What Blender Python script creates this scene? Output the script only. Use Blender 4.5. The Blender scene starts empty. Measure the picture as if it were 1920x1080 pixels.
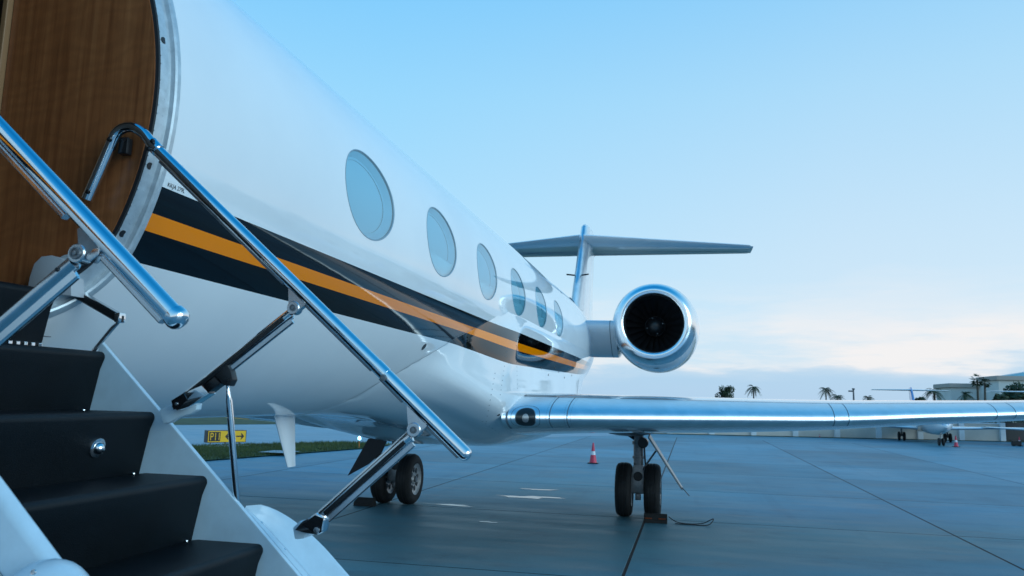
import bpy, bmesh, math, random
import numpy as np
from mathutils import Vector, Matrix

SC = bpy.context.scene
COL = SC.collection
RND = random.Random(7)
rad = math.radians

# ------------------------------------------------------------------ camera
F_PX, YAW, PITCH, ROLL, CAM_H = 1460.3, .2256, .1427, .0239, 1.8525
_cy, _sy = math.cos(YAW), math.sin(YAW)
FW = Vector((-_sy * math.cos(PITCH), _cy * math.cos(PITCH), math.sin(PITCH)))
_r0 = Vector((_cy, _sy, 0)); _u0 = _r0.cross(FW)
RT = _r0 * math.cos(ROLL) + _u0 * math.sin(ROLL); UP = RT.cross(FW)
cam_d = bpy.data.cameras.new('camera'); cam = bpy.data.objects.new('camera', cam_d); COL.objects.link(cam)
cam.matrix_world = Matrix(((RT.x, UP.x, -FW.x, 0), (RT.y, UP.y, -FW.y, 0), (RT.z, UP.z, -FW.z, CAM_H), (0, 0, 0, 1)))
cam_d.sensor_width = 36; cam_d.lens = F_PX / 1920 * 36
cam_d.clip_start = .05; cam_d.clip_end = 5000
cam_d.dof.use_dof = True; cam_d.dof.focus_distance = 5.0; cam_d.dof.aperture_fstop = 7.1
SC.camera = cam

def px(x, y, ax, val):
    """photo pixel -> point where its ray meets the plane ax = val"""
    d = FW + RT * ((x - 960) / F_PX) + UP * ((540 - y) / F_PX)
    i = 'XYZ'.index(ax); o = Vector((0, 0, CAM_H))
    return o + d * ((val - o[i]) / d[i])

# ------------------------------------------------------------------ world / light
SUN_AZ = Vector((.95, -.31)); SUN_EL = rad(11)
world = bpy.data.worlds.new('World'); SC.world = world; world.use_nodes = True
nt = world.node_tree; nt.nodes.clear()
def N(t, typ, **kw):
    n = t.nodes.new(typ)
    for k, v in kw.items(): setattr(n, k, v)
    return n
def math_n(t, op, a, b=None, clamp=False):
    n = t.nodes.new('ShaderNodeMath'); n.operation = op; n.use_clamp = clamp
    for i, v in enumerate((a, b)):
        if v is None: continue
        if isinstance(v, (int, float)): n.inputs[i].default_value = v
        else: t.links.new(v, n.inputs[i])
    return n.outputs[0]
def ramp_n(t, fac, stops, interp='LINEAR'):
    n = t.nodes.new('ShaderNodeValToRGB'); t.links.new(fac, n.inputs[0]); cr = n.color_ramp; cr.interpolation = interp
    while len(cr.elements) < len(stops): cr.elements.new(.5)
    for e, (p, c) in zip(cr.elements, stops):
        e.position = p; e.color = (*c, 1) if len(c) == 3 else c
    return n.outputs[0]
def mix_n(t, fac, a, b, blend='MIX'):
    n = t.nodes.new('ShaderNodeMix'); n.data_type = 'RGBA'; n.blend_type = blend
    for s, v in ((n.inputs[0], fac), (n.inputs[6], a), (n.inputs[7], b)):
        if isinstance(v, (int, float)): s.default_value = v
        elif isinstance(v, tuple): s.default_value = (*v, 1)
        else: t.links.new(v, s)
    return n.outputs[2]
def sm(v):  # sRGB 0-255 -> linear
    return tuple(((c / 255 + .055) / 1.055) ** 2.4 if c > 10 else c / 255 / 12.92 for c in v)

tc = N(nt, 'ShaderNodeTexCoord'); sx = N(nt, 'ShaderNodeSeparateXYZ'); nt.links.new(tc.outputs['Generated'], sx.inputs[0])
X_, Y_, Z_ = sx.outputs
elev = math_n(nt, 'MULTIPLY', math_n(nt, 'ARCSINE', Z_), 180 / math.pi)        # degrees
azim = math_n(nt, 'ARCTAN2', X_, Y_)
e01 = math_n(nt, 'DIVIDE', elev, 90, True)
grad = ramp_n(nt, e01, [(0, sm((200, 218, 240))), (.03, sm((212, 234, 249))), (.07, sm((210, 236, 253))), (.14, sm((196, 231, 254))),
                        (.24, sm((172, 223, 255))), (.33, sm((142, 210, 255))), (.45, sm((104, 192, 250))), (.62, sm((34, 152, 224))), (1, sm((0, 116, 190)))])
# the deeper blue of the sky away from the glow (the glow lies to starboard of the view)
side = math_n(nt, 'ADD', math_n(nt, 'MULTIPLY', X_, .80), math_n(nt, 'MULTIPLY', Y_, .10))
sidef = ramp_n(nt, math_n(nt, 'ADD', math_n(nt, 'MULTIPLY', side, .5), .5), [(.0, (.72, .92, 1.0)), (.40, (.80, .965, 1.02)), (.62, (1.04, 1.0, .99)), (1, (1.15, 1.06, 1.0))])
grad = mix_n(nt, 1.0, grad, sidef, 'MULTIPLY')
cv = N(nt, 'ShaderNodeCombineXYZ'); nt.links.new(math_n(nt, 'MULTIPLY', azim, 2.2), cv.inputs[0]); nt.links.new(math_n(nt, 'MULTIPLY', elev, .20), cv.inputs[1])
noi = N(nt, 'ShaderNodeTexNoise'); noi.inputs['Scale'].default_value = 1.6; noi.inputs['Detail'].default_value = 7; noi.inputs['Roughness'].default_value = .55
nt.links.new(cv.outputs[0], noi.inputs['Vector'])
cv2 = N(nt, 'ShaderNodeCombineXYZ'); nt.links.new(math_n(nt, 'ADD', azim, 6.3), cv2.inputs[0]); nt.links.new(math_n(nt, 'MULTIPLY', elev, .12), cv2.inputs[1])
noi2 = N(nt, 'ShaderNodeTexNoise'); noi2.inputs['Scale'].default_value = 3.4; noi2.inputs['Detail'].default_value = 8; noi2.inputs['Roughness'].default_value = .62
nt.links.new(cv2.outputs[0], noi2.inputs['Vector'])
# low band of slate cloud, its top edge wandering between about two and four degrees
edge = math_n(nt, 'ADD', math_n(nt, 'MULTIPLY', math_n(nt, 'SUBTRACT', noi.outputs[0], .5), 6.0), elev)
ledge = math_n(nt, 'ADD', math_n(nt, 'ADD', math_n(nt, 'MULTIPLY', X_, -1.5), .7), math_n(nt, 'ADD', edge, math_n(nt, 'MULTIPLY', math_n(nt, 'SUBTRACT', noi2.outputs[0], .5), 1.6)))
band = ramp_n(nt, math_n(nt, 'DIVIDE', ledge, 10, True), [(0, (.86,) * 3), (.20, (.9,) * 3), (.285, (.62,) * 3), (.34, (.0,) * 3), (1, (0,) * 3)])
glow = ramp_n(nt, math_n(nt, 'DIVIDE', ledge, 12, True), [(0, (.15,) * 3), (.2, (.1,) * 3), (.28, (.95,) * 3), (.38, (.95,) * 3), (.56, (.40,) * 3), (.80, (0,) * 3), (1, (0,) * 3)])
glowf = math_n(nt, 'MULTIPLY', glow, math_n(nt, 'ADD', math_n(nt, 'MULTIPLY', noi2.outputs[0], 5.0), -1.75, True), True)
sky1 = mix_n(nt, glowf, grad, sm((249, 246, 246)))
sky2 = mix_n(nt, math_n(nt, 'MULTIPLY', band, .74), sky1, sm((160, 206, 240)))
pink = ramp_n(nt, math_n(nt, 'DIVIDE', elev, 4, True), [(0, (.75,) * 3), (.35, (.45,) * 3), (.8, (0,) * 3), (1, (0,) * 3)])
sky3 = mix_n(nt, math_n(nt, 'MULTIPLY', pink, .30), sky2, sm((206, 224, 244)))
nish = N(nt, 'ShaderNodeTexSky', sky_type='NISHITA'); nish.sun_disc = False; nish.sun_elevation = SUN_EL
nish.sun_rotation = math.atan2(SUN_AZ.x, SUN_AZ.y); nish.ozone_density = 2.0
nisc = mix_n(nt, 1.0, nish.outputs[0], (.10, .12, .13), 'MULTIPLY')
skyc = mix_n(nt, .05, sky3, nisc)
bg = N(nt, 'ShaderNodeBackground'); bg.inputs[1].default_value = 1.0; nt.links.new(skyc, bg.inputs[0])
wo = N(nt, 'ShaderNodeOutputWorld'); nt.links.new(bg.outputs[0], wo.inputs[0])

sun_d = bpy.data.lights.new('sun', 'SUN'); sun = bpy.data.objects.new('sun', sun_d); COL.objects.link(sun)
sun_d.energy = 2.0; sun_d.angle = rad(46); sun_d.color = (.62, .88, 1.0)
sd = Vector((SUN_AZ.x * math.cos(SUN_EL), SUN_AZ.y * math.cos(SUN_EL), math.sin(SUN_EL)))
sun.rotation_euler = sd.to_track_quat('Z', 'Y').to_euler(); sun.location = (20, -15, 12)
SC.view_settings.view_transform = 'Standard'; SC.view_settings.look = 'None'
SC.view_settings.exposure = 0; SC.view_settings.gamma = 1
SC.cycles.max_bounces = 8; SC.cycles.transparent_max_bounces = 12

# ------------------------------------------------------------------ materials
def mat(name, col, rough=.5, metal=0, spec=.5, coat=0, vary=0, vscale=3, bump=0, bscale=40, rvar=0, trans=0, emit=None, detail=5):
    m = bpy.data.materials.new(name); m.use_nodes = True; t = m.node_tree
    b = t.nodes['Principled BSDF']; I = b.inputs
    I['Base Color'].default_value = (*col, 1); I['Roughness'].default_value = rough; I['Metallic'].default_value = metal
    I['Specular IOR Level'].default_value = spec; I['Coat Weight'].default_value = coat; I['Coat Roughness'].default_value = .02
    I['Transmission Weight'].default_value = trans
    if emit: I['Emission Color'].default_value = (*emit[0], 1); I['Emission Strength'].default_value = emit[1]
    if vary or bump or rvar:
        g = N(t, 'ShaderNodeNewGeometry')
    if vary or rvar:
        n = N(t, 'ShaderNodeTexNoise'); n.inputs['Scale'].default_value = vscale; n.inputs['Detail'].default_value = detail; n.inputs['Roughness'].default_value = .6
        t.links.new(g.outputs['Position'], n.inputs['Vector'])
    if vary:
        lo = tuple(c * (1 - vary) for c in col); hi = tuple(min(1, c * (1 + vary)) for c in col)
        t.links.new(ramp_n(t, n.outputs[0], [(.3, lo), (.7, hi)]), I['Base Color'])
    if rvar:
        t.links.new(math_n(t, 'ADD', math_n(t, 'MULTIPLY', math_n(t, 'SUBTRACT', n.outputs[0], .5), rvar), rough, True), I['Roughness'])
    if bump:
        n2 = N(t, 'ShaderNodeTexNoise'); n2.inputs['Scale'].default_value = bscale; n2.inputs['Detail'].default_value = 4
        t.links.new(g.outputs['Position'], n2.inputs['Vector'])
        bp = N(t, 'ShaderNodeBump'); bp.inputs['Strength'].default_value = bump; bp.inputs['Distance'].default_value = .02
        t.links.new(n2.outputs[0], bp.inputs['Height']); t.links.new(bp.outputs[0], I['Normal'])
    return m

FX, FZ, FR = -2.99, 2.8914, 1.195           # fuselage axis and radius

def paint_material():
    """white gloss paint with the black and gold cheat line, banded by the angle round the fuselage axis"""
    m = mat('fuselage_paint', (.8, .8, .8), .035, coat=.0); t = m.node_tree; b = t.nodes['Principled BSDF']
    g = N(t, 'ShaderNodeNewGeometry'); s = N(t, 'ShaderNodeSeparateXYZ'); t.links.new(g.outputs['Position'], s.inputs[0])
    dx = math_n(t, 'SUBTRACT', s.outputs[0], FX); dz = math_n(t, 'SUBTRACT', s.outputs[2], FZ)
    ang = math_n(t, 'MULTIPLY', math_n(t, 'ARCTAN2', dz, math_n(t, 'ABSOLUTE', dx)), 180 / math.pi)
    y = s.outputs[1]
    tap = math_n(t, 'MULTIPLY', math_n(t, 'SUBTRACT', y, 6.5), .55)          # the lower edge rises aft
    tap = math_n(t, 'MINIMUM', math_n(t, 'MAXIMUM', tap, 0), 4.5)
    low = math_n(t, 'ADD', tap, -29.0)
    def between(lo, hi):
        return math_n(t, 'MULTIPLY', math_n(t, 'GREATER_THAN', ang, lo), math_n(t, 'LESS_THAN', ang, hi))
    inb = math_n(t, 'MULTIPLY', between(low, -15.15), math_n(t, 'LESS_THAN', y, 15.6))
    inb = math_n(t, 'MULTIPLY', inb, math_n(t, 'GREATER_THAN', dx, 0)) if False else inb
    t2 = math_n(t, 'MULTIPLY', tap, .35)
    ino = math_n(t, 'MULTIPLY', between(math_n(t, 'ADD', t2, -23.2), math_n(t, 'ADD', t2, -20.0)), math_n(t, 'LESS_THAN', y, 15.6))
    n = N(t, 'ShaderNodeTexNoise'); n.inputs['Scale'].default_value = 1.3; n.inputs['Detail'].default_value = 6
    t.links.new(g.outputs['Position'], n.inputs['Vector'])
    white = ramp_n(t, n.outputs[0], [(.35, (.80, .81, .82)), (.65, (.86, .86, .86))])
    c1 = mix_n(t, inb, white, (.002, .002, .0025))
    c2 = mix_n(t, ino, c1, (1.0, .25, .0))
    t.links.new(c2, b.inputs['Base Color'])
    n2 = N(t, 'ShaderNodeTexNoise'); n2.inputs['Scale'].default_value = 1.7; n2.inputs['Detail'].default_value = 2
    t.links.new(g.outputs['Position'], n2.inputs['Vector'])
    bp = N(t, 'ShaderNodeBump'); bp.inputs['Strength'].default_value = .10; bp.inputs['Distance'].default_value = .012
    t.links.new(n2.outputs[0], bp.inputs['Height']); t.links.new(bp.outputs[0], b.inputs['Normal']); t.links.new(bp.outputs[0], b.inputs['Coat Normal'])
    return m

M = {}
M['paint'] = paint_material()
M['white'] = mat('white_gloss_paint', (.78, .78, .79), .12, coat=.5, vary=.05, vscale=1.5, bump=.03, bscale=2.0)
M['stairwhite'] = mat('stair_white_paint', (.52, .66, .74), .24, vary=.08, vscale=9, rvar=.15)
M['chrome'] = mat('polished_chrome', (.80, .82, .84), .07, metal=1, rvar=.06, vscale=30)
M['satin'] = mat('satin_metal', (.90, .91, .92), .22, metal=1, rvar=.10, vscale=12)
M['alu'] = mat('brushed_aluminium', (.66, .68, .70), .24, metal=1, vary=.06, vscale=14, rvar=.08)
M['slat'] = mat('polished_leading_edge', (.80, .82, .84), .37, metal=1, vary=.07, vscale=7, rvar=.12, bump=.02, bscale=3)
M['frame'] = mat('door_frame_metal', (.50, .55, .58), .34, metal=.35, vary=.16, vscale=22, rvar=.2)
M['steel'] = mat('gear_steel', (.22, .23, .24), .42, metal=.6, vary=.25, vscale=20)
M['darkmetal'] = mat('dark_metal', (.03, .032, .035), .35, metal=.7)
M['black'] = mat('black_plastic', (.012, .012, .013), .4)
M['inset'] = mat('black_inlay', (.006, .006, .007), .22)
M['rubber'] = mat('tyre_rubber', (.014, .014, .015), .75, vary=.25, vscale=12, bump=.2, bscale=60)
M['seal'] = mat('rubber_seal', (.01, .011, .013), .6)
M['seam'] = mat('seam_grey', (.10, .13, .16), .6)  # even dark blue-grey of panel joints, bezels and screw heads
M['winrim'] = mat('window_rim', (.26, .36, .42), .4)
M['reveal'] = mat('window_reveal', (.58, .66, .70), .5)
M['tread'] = mat('stair_black_vinyl', (.0025, .0048, .0070), .46, spec=.24, bump=.18, bscale=420, vary=.3, vscale=6)
M['wheel'] = mat('wheel_hub_paint', (.45, .46, .47), .4, metal=.3, vary=.2, vscale=25)
M['interior'] = mat('interior_trim', (.30, .27, .24), .6)
M['shade'] = mat('window_shade', (.66, .70, .72), .7)
M['grey_plastic'] = mat('grey_plastic', (.45, .46, .48), .45)
M['lens'] = mat('lamp_lens', (.012, .018, .022), .30, spec=.3)
M['yellow'] = mat('sign_yellow', (.78, .48, .01), .45, emit=((.9, .5, .01), .12))
M['cone'] = mat('cone_red', (.62, .045, .085), .5, vary=.1, vscale=8)
M['cone_white'] = mat('cone_reflective_band', (.7, .7, .72), .4)
M['chockorange'] = mat('chock_orange_tape', (.20, .045, .015), .5)
M['wall'] = mat('beige_wall_render', (.58, .53, .48), .85, vary=.08, vscale=1.2)
M['pillar'] = mat('pale_pillar_paint', (.66, .70, .74), .7, vary=.06, vscale=3)
M['stucco'] = mat('pale_stucco', (.68, .68, .66), .85, vary=.07, vscale=.6)
M['roof'] = mat('teal_metal_roof', (.22, .42, .47), .4, vary=.1, vscale=.7)
M['cornice'] = mat('cornice_tan', (.46, .40, .36), .8)
M['winglass'] = mat('dark_window_glass', (.02, .03, .04), .08)
M['trunk'] = mat('palm_trunk', (.10, .085, .07), .9, vary=.3, vscale=6)
M['jetblue'] = mat('jet_blue_accent', (.03, .24, .60), .15, coat=.6)
M['pole'] = mat('pole_grey', (.12, .13, .15), .5)
M['concrete_pad'] = mat('concrete_pad', (.40, .41, .42), .8, vary=.15, vscale=5)
M['hangar_dark'] = mat('dark_gate', (.015, .018, .022), .6)
M['fan'] = mat('fan_blade_titanium', (.10, .10, .11), .35, metal=.8)
M['duct'] = mat('inlet_duct', (.012, .013, .015), .35)

def leaf_mat(name, c):
    m = mat(name, c, .6, vary=.45, vscale=1.1); return m
M['leaf_dark'] = leaf_mat('leaf_dark_green', (.030, .055, .022))
M['leaf_palm'] = leaf_mat('palm_frond_green', (.040, .062, .026))
M['grassblade'] = mat('grass_blade', (.075, .105, .030), .8, vary=.4, vscale=.8)
M['grassground'] = mat('grass_ground', (.060, .080, .028), .95, vary=.45, vscale=.7)

def glass_material():
    m = bpy.data.materials.new('cabin_window_glass'); m.use_nodes = True; t = m.node_tree; t.nodes.clear()
    tr = N(t, 'ShaderNodeBsdfTransparent'); tr.inputs[0].default_value = (.52, .84, .96, 1)
    gl = N(t, 'ShaderNodeBsdfGlossy'); gl.inputs['Roughness'].default_value = .015; gl.inputs[0].default_value = (.95, .98, 1, 1)
    fr = N(t, 'ShaderNodeFresnel'); fr.inputs[0].default_value = 1.50
    mx = N(t, 'ShaderNodeMixShader'); o = N(t, 'ShaderNodeOutputMaterial')
    t.links.new(math_n(t, 'ADD', fr.outputs[0], .05, True), mx.inputs[0]); t.links.new(tr.outputs[0], mx.inputs[1]); t.links.new(gl.outputs[0], mx.inputs[2]); t.links.new(mx.outputs[0], o.inputs[0])
    return m
M['glass'] = glass_material()

def wood_material():
    m = mat('figured_wood_veneer', (.2, .1, .05), .32, coat=.15); t = m.node_tree; b = t.nodes['Principled BSDF']
    g = N(t, 'ShaderNodeNewGeometry'); mp = N(t, 'ShaderNodeMapping'); t.links.new(g.outputs['Position'], mp.inputs[0])
    mp.inputs['Scale'].default_value = (26, 26, .9)
    n = N(t, 'ShaderNodeTexNoise'); n.inputs['Scale'].default_value = 1.6; n.inputs['Detail'].default_value = 8; n.inputs['Roughness'].default_value = .65
    t.links.new(mp.outputs[0], n.inputs['Vector'])
    mp2 = N(t, 'ShaderNodeMapping'); t.links.new(g.outputs['Position'], mp2.inputs[0]); mp2.inputs['Scale'].default_value = (6, 2.4, 9)
    mp2.inputs['Rotation'].default_value = (0, .22, 0)
    w = N(t, 'ShaderNodeTexWave'); w.wave_type = 'BANDS'; w.bands_direction = 'Z'; w.inputs['Scale'].default_value = .55; w.inputs['Distortion'].default_value = 14
    w.inputs['Detail'].default_value = 4; w.inputs['Detail Scale'].default_value = 1.4
    t.links.new(mp2.outputs[0], w.inputs['Vector'])
    c = ramp_n(t, n.outputs[0], [(.28, (.18, .052, .016)), (.5, (.30, .098, .032)), (.72, (.40, .145, .050))])
    c = mix_n(t, math_n(t, 'MULTIPLY', w.outputs['Fac'], .18), c, (.095, .038, .015))
    t.links.new(c, b.inputs['Base Color'])
    return m
M['wood'] = wood_material()

def concrete_material(name, base, spread, rough):
    m = mat(name, base, rough, spec=.36); t = m.node_tree; b = t.nodes['Principled BSDF']
    g = N(t, 'ShaderNodeNewGeometry'); oi = N(t, 'ShaderNodeObjectInfo')
    def noise(scale, detail=6, stretch=(1, 1, 1), rg=.6):
        mp = N(t, 'ShaderNodeMapping'); t.links.new(g.outputs['Position'], mp.inputs[0]); mp.inputs['Scale'].default_value = stretch
        n = N(t, 'ShaderNodeTexNoise'); n.inputs['Scale'].default_value = scale; n.inputs['Detail'].default_value = detail; n.inputs['Roughness'].default_value = rg
        t.links.new(mp.outputs[0], n.inputs['Vector']); return n.outputs[0]
    a = noise(.22); f = noise(2.0, 8, (.25, 1.3, 1)); fine = noise(38, 4); sp = noise(1.1, 9, (.5, 1, 1), .75)
    v = math_n(t, 'ADD', math_n(t, 'MULTIPLY', a, .55), math_n(t, 'ADD', math_n(t, 'MULTIPLY', f, .40), math_n(t, 'MULTIPLY', fine, .18)))
    v = math_n(t, 'ADD', v, math_n(t, 'MULTIPLY', math_n(t, 'SUBTRACT', oi.outputs['Random'], .5), .17))
    lo = tuple(c * (1 - spread) for c in base); hi = tuple(c * (1 + spread) for c in base)
    c = ramp_n(t, v, [(.36, lo), (.78, hi)])
    tm = noise(.9, 5, (1.6, .10, 1), .55); c = mix_n(t, 1.0, c, ramp_n(t, tm, [(.56, (1, 1, 1)), (.66, (.91, .915, .92)), (.74, (1, 1, 1))]), 'MULTIPLY')
    st = ramp_n(t, sp, [(.52, (1, 1, 1)), (.60, (.86, .87, .88)), (.74, (.58, .60, .63))])
    c = mix_n(t, 1.0, c, st, 'MULTIPLY')
    t.links.new(c, b.inputs['Base Color'])
    t.links.new(math_n(t, 'ADD', math_n(t, 'MULTIPLY', math_n(t, 'SUBTRACT', f, .5), .5), rough, True), b.inputs['Roughness'])
    bp = N(t, 'ShaderNodeBump'); bp.inputs['Strength'].default_value = .25; bp.inputs['Distance'].default_value = .006
    t.links.new(math_n(t, 'ADD', fine, math_n(t, 'MULTIPLY', f, 1.5)), bp.inputs['Height']); t.links.new(bp.outputs[0], b.inputs['Normal'])
    return m
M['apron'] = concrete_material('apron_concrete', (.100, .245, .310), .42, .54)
M['taxi'] = concrete_material('taxiway_asphalt', (.18, .32, .39), .14, .48)
M['joint'] = mat('joint_sealant', (.022, .015, .016), .7)
M['water'] = mat('puddle_water', (.05, .06, .07), .12, spec=.6)

# ------------------------------------------------------------------ mesh helpers
class MB:
    def __init__(s): s.v = []; s.f = []; s.mi = []
    def add(s, verts, faces, mi=0):
        o = len(s.v); s.v += [tuple(p) for p in verts]; s.f += [[i + o for i in f] for f in faces]; s.mi += [mi] * len(faces); return s
    def box(s, c, size, rot=None, mi=0):
        h = [x / 2 for x in size]; c = Vector(c)
        P = [Vector((sx_ * h[0], sy_ * h[1], sz_ * h[2])) for sx_ in (-1, 1) for sy_ in (-1, 1) for sz_ in (-1, 1)]
        if rot is not None: P = [rot @ p for p in P]
        return s.add([p + c for p in P], [(0, 1, 3, 2), (4, 6, 7, 5), (0, 4, 5, 1), (2, 3, 7, 6), (0, 2, 6, 4), (1, 5, 7, 3)], mi)
    def bar(s, p0, p1, width, thick, nrm, mi=0, cham=.25):
        """bar with chamfered edges from p0 to p1; width lies across nrm, thick along nrm"""
        p0 = Vector(p0); p1 = Vector(p1); d = (p1 - p0).normalized(); n = Vector(nrm); n = (n - d * n.dot(d)).normalized(); w = d.cross(n)
        c = min(width, thick) * cham; a, b = width / 2, thick / 2
        sec = [(a - c, b), (-a + c, b), (-a, b - c), (-a, -b + c), (-a + c, -b), (a - c, -b), (a, -b + c), (a, b - c)]
        V = [p + w * u + n * v for p in (p0, p1) for u, v in sec]; k = 8
        F = [(i, (i + 1) % k, k + (i + 1) % k, k + i) for i in range(k)] + [tuple(range(k - 1, -1, -1)), tuple(range(k, 2 * k))]
        return s.add(V, F, mi)
    def tube(s, pts, r, seg=16, mi=0, caps=True, dome=0):
        pts = [Vector(p) for p in pts]; rs = r if isinstance(r, (list, tuple)) else [r] * len(pts)
        V = []; F = []; prev = None
        for i, p in enumerate(pts):
            d = (pts[min(i + 1, len(pts) - 1)] - pts[max(i - 1, 0)]).normalized()
            if prev is None:
                a = Vector((0, 0, 1)) if abs(d.z) < .9 else Vector((1, 0, 0)); n = (a - d * a.dot(d)).normalized()
            else: n = (prev - d * prev.dot(d)).normalized()
            prev = n; b = d.cross(n)
            V += [p + (n * math.cos(t) + b * math.sin(t)) * rs[i] for t in [2 * math.pi * k / seg for k in range(seg)]]
        for i in range(len(pts) - 1):
            for k in range(seg):
                F.append((i * seg + k, i * seg + (k + 1) % seg, (i + 1) * seg + (k + 1) % seg, (i + 1) * seg + k))
        if caps: F += [tuple(range(seg - 1, -1, -1)), tuple(range((len(pts) - 1) * seg, len(pts) * seg))]
        return s.add(V, F, mi)
    def lathe(s, prof, org, axis, seg=48, mi=0, mis=None):
        """prof = list of (distance along axis, radius)"""
        org = Vector(org); ax = Vector(axis).normalized(); a = Vector((0, 0, 1)) if abs(ax.z) < .9 else Vector((1, 0, 0))
        n = (a - ax * a.dot(ax)).normalized(); b = ax.cross(n); V = []
        for t, r in prof:
            V += [org + ax * t + (n * math.cos(q) + b * math.sin(q)) * r for q in [2 * math.pi * k / seg for k in range(seg)]]
        for i in range(len(prof) - 1):
            o = len(s.v) if i == 0 else o
            F = [(i * seg + k, i * seg + (k + 1) % seg, (i + 1) * seg + (k + 1) % seg, (i + 1) * seg + k) for k in range(seg)]
            if i == 0: s.v += [tuple(p) for p in V]
            s.f += [[j + o for j in f] for f in F]; s.mi += [(mis[i] if mis else mi)] * len(F)
        return s
    def loft(s, secs, closed=True, caps=True, mi=0):
        k = len(secs[0]); V = [p for sec in secs for p in sec]; F = []
        for i in range(len(secs) - 1):
            for j in range(k if closed else k - 1):
                F.append((i * k + j, i * k + (j + 1) % k, (i + 1) * k + (j + 1) % k, (i + 1) * k + j))
        if caps: F += [tuple(range(k - 1, -1, -1)), tuple(range((len(secs) - 1) * k, len(secs) * k))]
        return s.add(V, F, mi)
    def prism(s, poly, y0, y1, mi=0):
        """outline in X,Z extruded along Y"""
        return s.loft([[(x, y0, z) for x, z in poly], [(x, y1, z) for x, z in poly]], mi=mi)
    def build(s, name, mats, parent=None, smooth=35, bevel=0, fix=True):
        me = bpy.data.meshes.new(name); me.from_pydata(s.v, [], s.f)
        for m in (mats if isinstance(mats, (list, tuple)) else [mats]): me.materials.append(m)
        for p, i in zip(me.polygons, s.mi): p.material_index = i
        bm = bmesh.new(); bm.from_mesh(me)
        if fix: bmesh.ops.recalc_face_normals(bm, faces=bm.faces)
        if bevel:
            ed = [e for e in bm.edges if e.is_manifold and e.calc_face_angle(0) > rad(40)]
            bmesh.ops.bevel(bm, geom=ed, offset=bevel, segments=2, affect='EDGES', profile=.6, clamp_overlap=True)
        bm.to_mesh(me); bm.free()
        if smooth:
            me.shade_smooth(); me.set_sharp_from_angle(angle=rad(smooth))
        o = bpy.data.objects.new(name, me); COL.objects.link(o)
        if parent: adopt(o, parent)
        return o

def wloc(o):
    """world translation of a (never rotated) chain of parents"""
    return o['_w'] if '_w' in o else None
def adopt(o, parent):
    o.parent = parent
    o.matrix_parent_inverse = world_of(parent).inverted()
WORLD = {}
def world_of(o):
    m = WORLD.get(o.name)
    if m is None:
        m = Matrix.LocRotScale(o.location, o.rotation_euler, o.scale)
        if o.parent: m = world_of(o.parent) @ o.matrix_parent_inverse @ m
        WORLD[o.name] = m
    return m
def empty(name, loc, label=None, cat=None, group=None, rz=0):
    o = bpy.data.objects.new(name, None); COL.objects.link(o); o.location = loc; o.rotation_euler = (0, 0, rz)
    o.empty_display_size = .3
    if label: tag(o, label, cat, group)
    return o
def tag(o, label=None, cat=None, group=None, kind=None):
    if label: o['label'] = label
    if cat: o['category'] = cat
    if group: o['group'] = group
    if kind: o['kind'] = kind
    return o
def copy_tree(o, parent=None, mat4=None):
    c = o.copy(); COL.objects.link(c); c.parent = parent
    for ch in [q for q in COL.objects if q.parent == o]: copy_tree(ch, c)
    return c
def hermite(xs, ys, x):
    xs = np.asarray(xs, float); ys = np.asarray(ys, float); m = np.gradient(ys, xs); d = np.diff(ys) / np.diff(xs)
    for i in range(len(d)):
        if abs(d[i]) < 1e-9: m[i] = m[i + 1] = 0
    x = min(max(x, xs[0]), xs[-1]); i = min(int(np.searchsorted(xs, x, side='right')) - 1, len(xs) - 2); h = xs[i + 1] - xs[i]; t = (x - xs[i]) / h
    return float((2*t**3-3*t**2+1)*ys[i] + (t**3-2*t**2+t)*h*m[i] + (-2*t**3+3*t**2)*ys[i+1] + (t**3-t**2)*h*m[i+1])
def text_mesh(txt, size, name='t'):
    cu = bpy.data.curves.new(name, 'FONT'); cu.body = txt; cu.size = size; cu.align_x = 'LEFT'
    o = bpy.data.objects.new(name, cu); COL.objects.link(o); bpy.context.view_layer.update()
    me = bpy.data.meshes.new_from_object(o.evaluated_get(bpy.context.evaluated_depsgraph_get()))
    v = [tuple(p.co) for p in me.vertices]; f = [list(p.vertices) for p in me.polygons]
    bpy.data.objects.remove(o); bpy.data.curves.remove(cu); bpy.data.meshes.remove(me)
    return v, f

# ------------------------------------------------------------------ ground
SL = 4.57
def sheet(name, poly, z, m, parent=None):
    return MB().add([(x, y, z) for x, y in poly], [tuple(range(len(poly)))]).build(name, m, parent, smooth=0)
ground = tag(MB().add([(-2500, -2500, -.06), (2500, -2500, -.06), (2500, 2500, -.06), (-2500, 2500, -.06)], [(0, 1, 2, 3)]).build('ground', M['grassground'], smooth=0), kind='structure')
cols = range(-2, 7); rows = range(-4, 7)
X0, X1 = -.72 + SL * cols[0], -.72 + SL * (cols[-1] + 1); Y0, Y1 = 13.2 + SL * rows[0], 13.2 + SL * (rows[-1] + 1)
apron = MB()
A = (-11.6, 60, -60, 51.8)       # outer limits of the apron: x0, x1, y0, y1
def quad(x0, y0, x1, y1, z=0): apron.add([(x0, y0, z), (x1, y0, z), (x1, y1, z), (x0, y1, z)], [(0, 1, 2, 3)])
quad(-10.2, -60, X0 - .011, Y1); quad(X1 + .011, -60, 60, 70); quad(X0, -60, X1, Y0 - .011)
quad(-10.2, Y1 + .011, X1, 70)
apron = tag(apron.build('apron', M['apron'], smooth=0), kind='structure')
sheet('joint_sealant', [(X0, Y0), (X1, Y0), (X1, Y1), (X0, Y1)], -.003, M['joint'], apron)
slab_me = None
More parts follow.
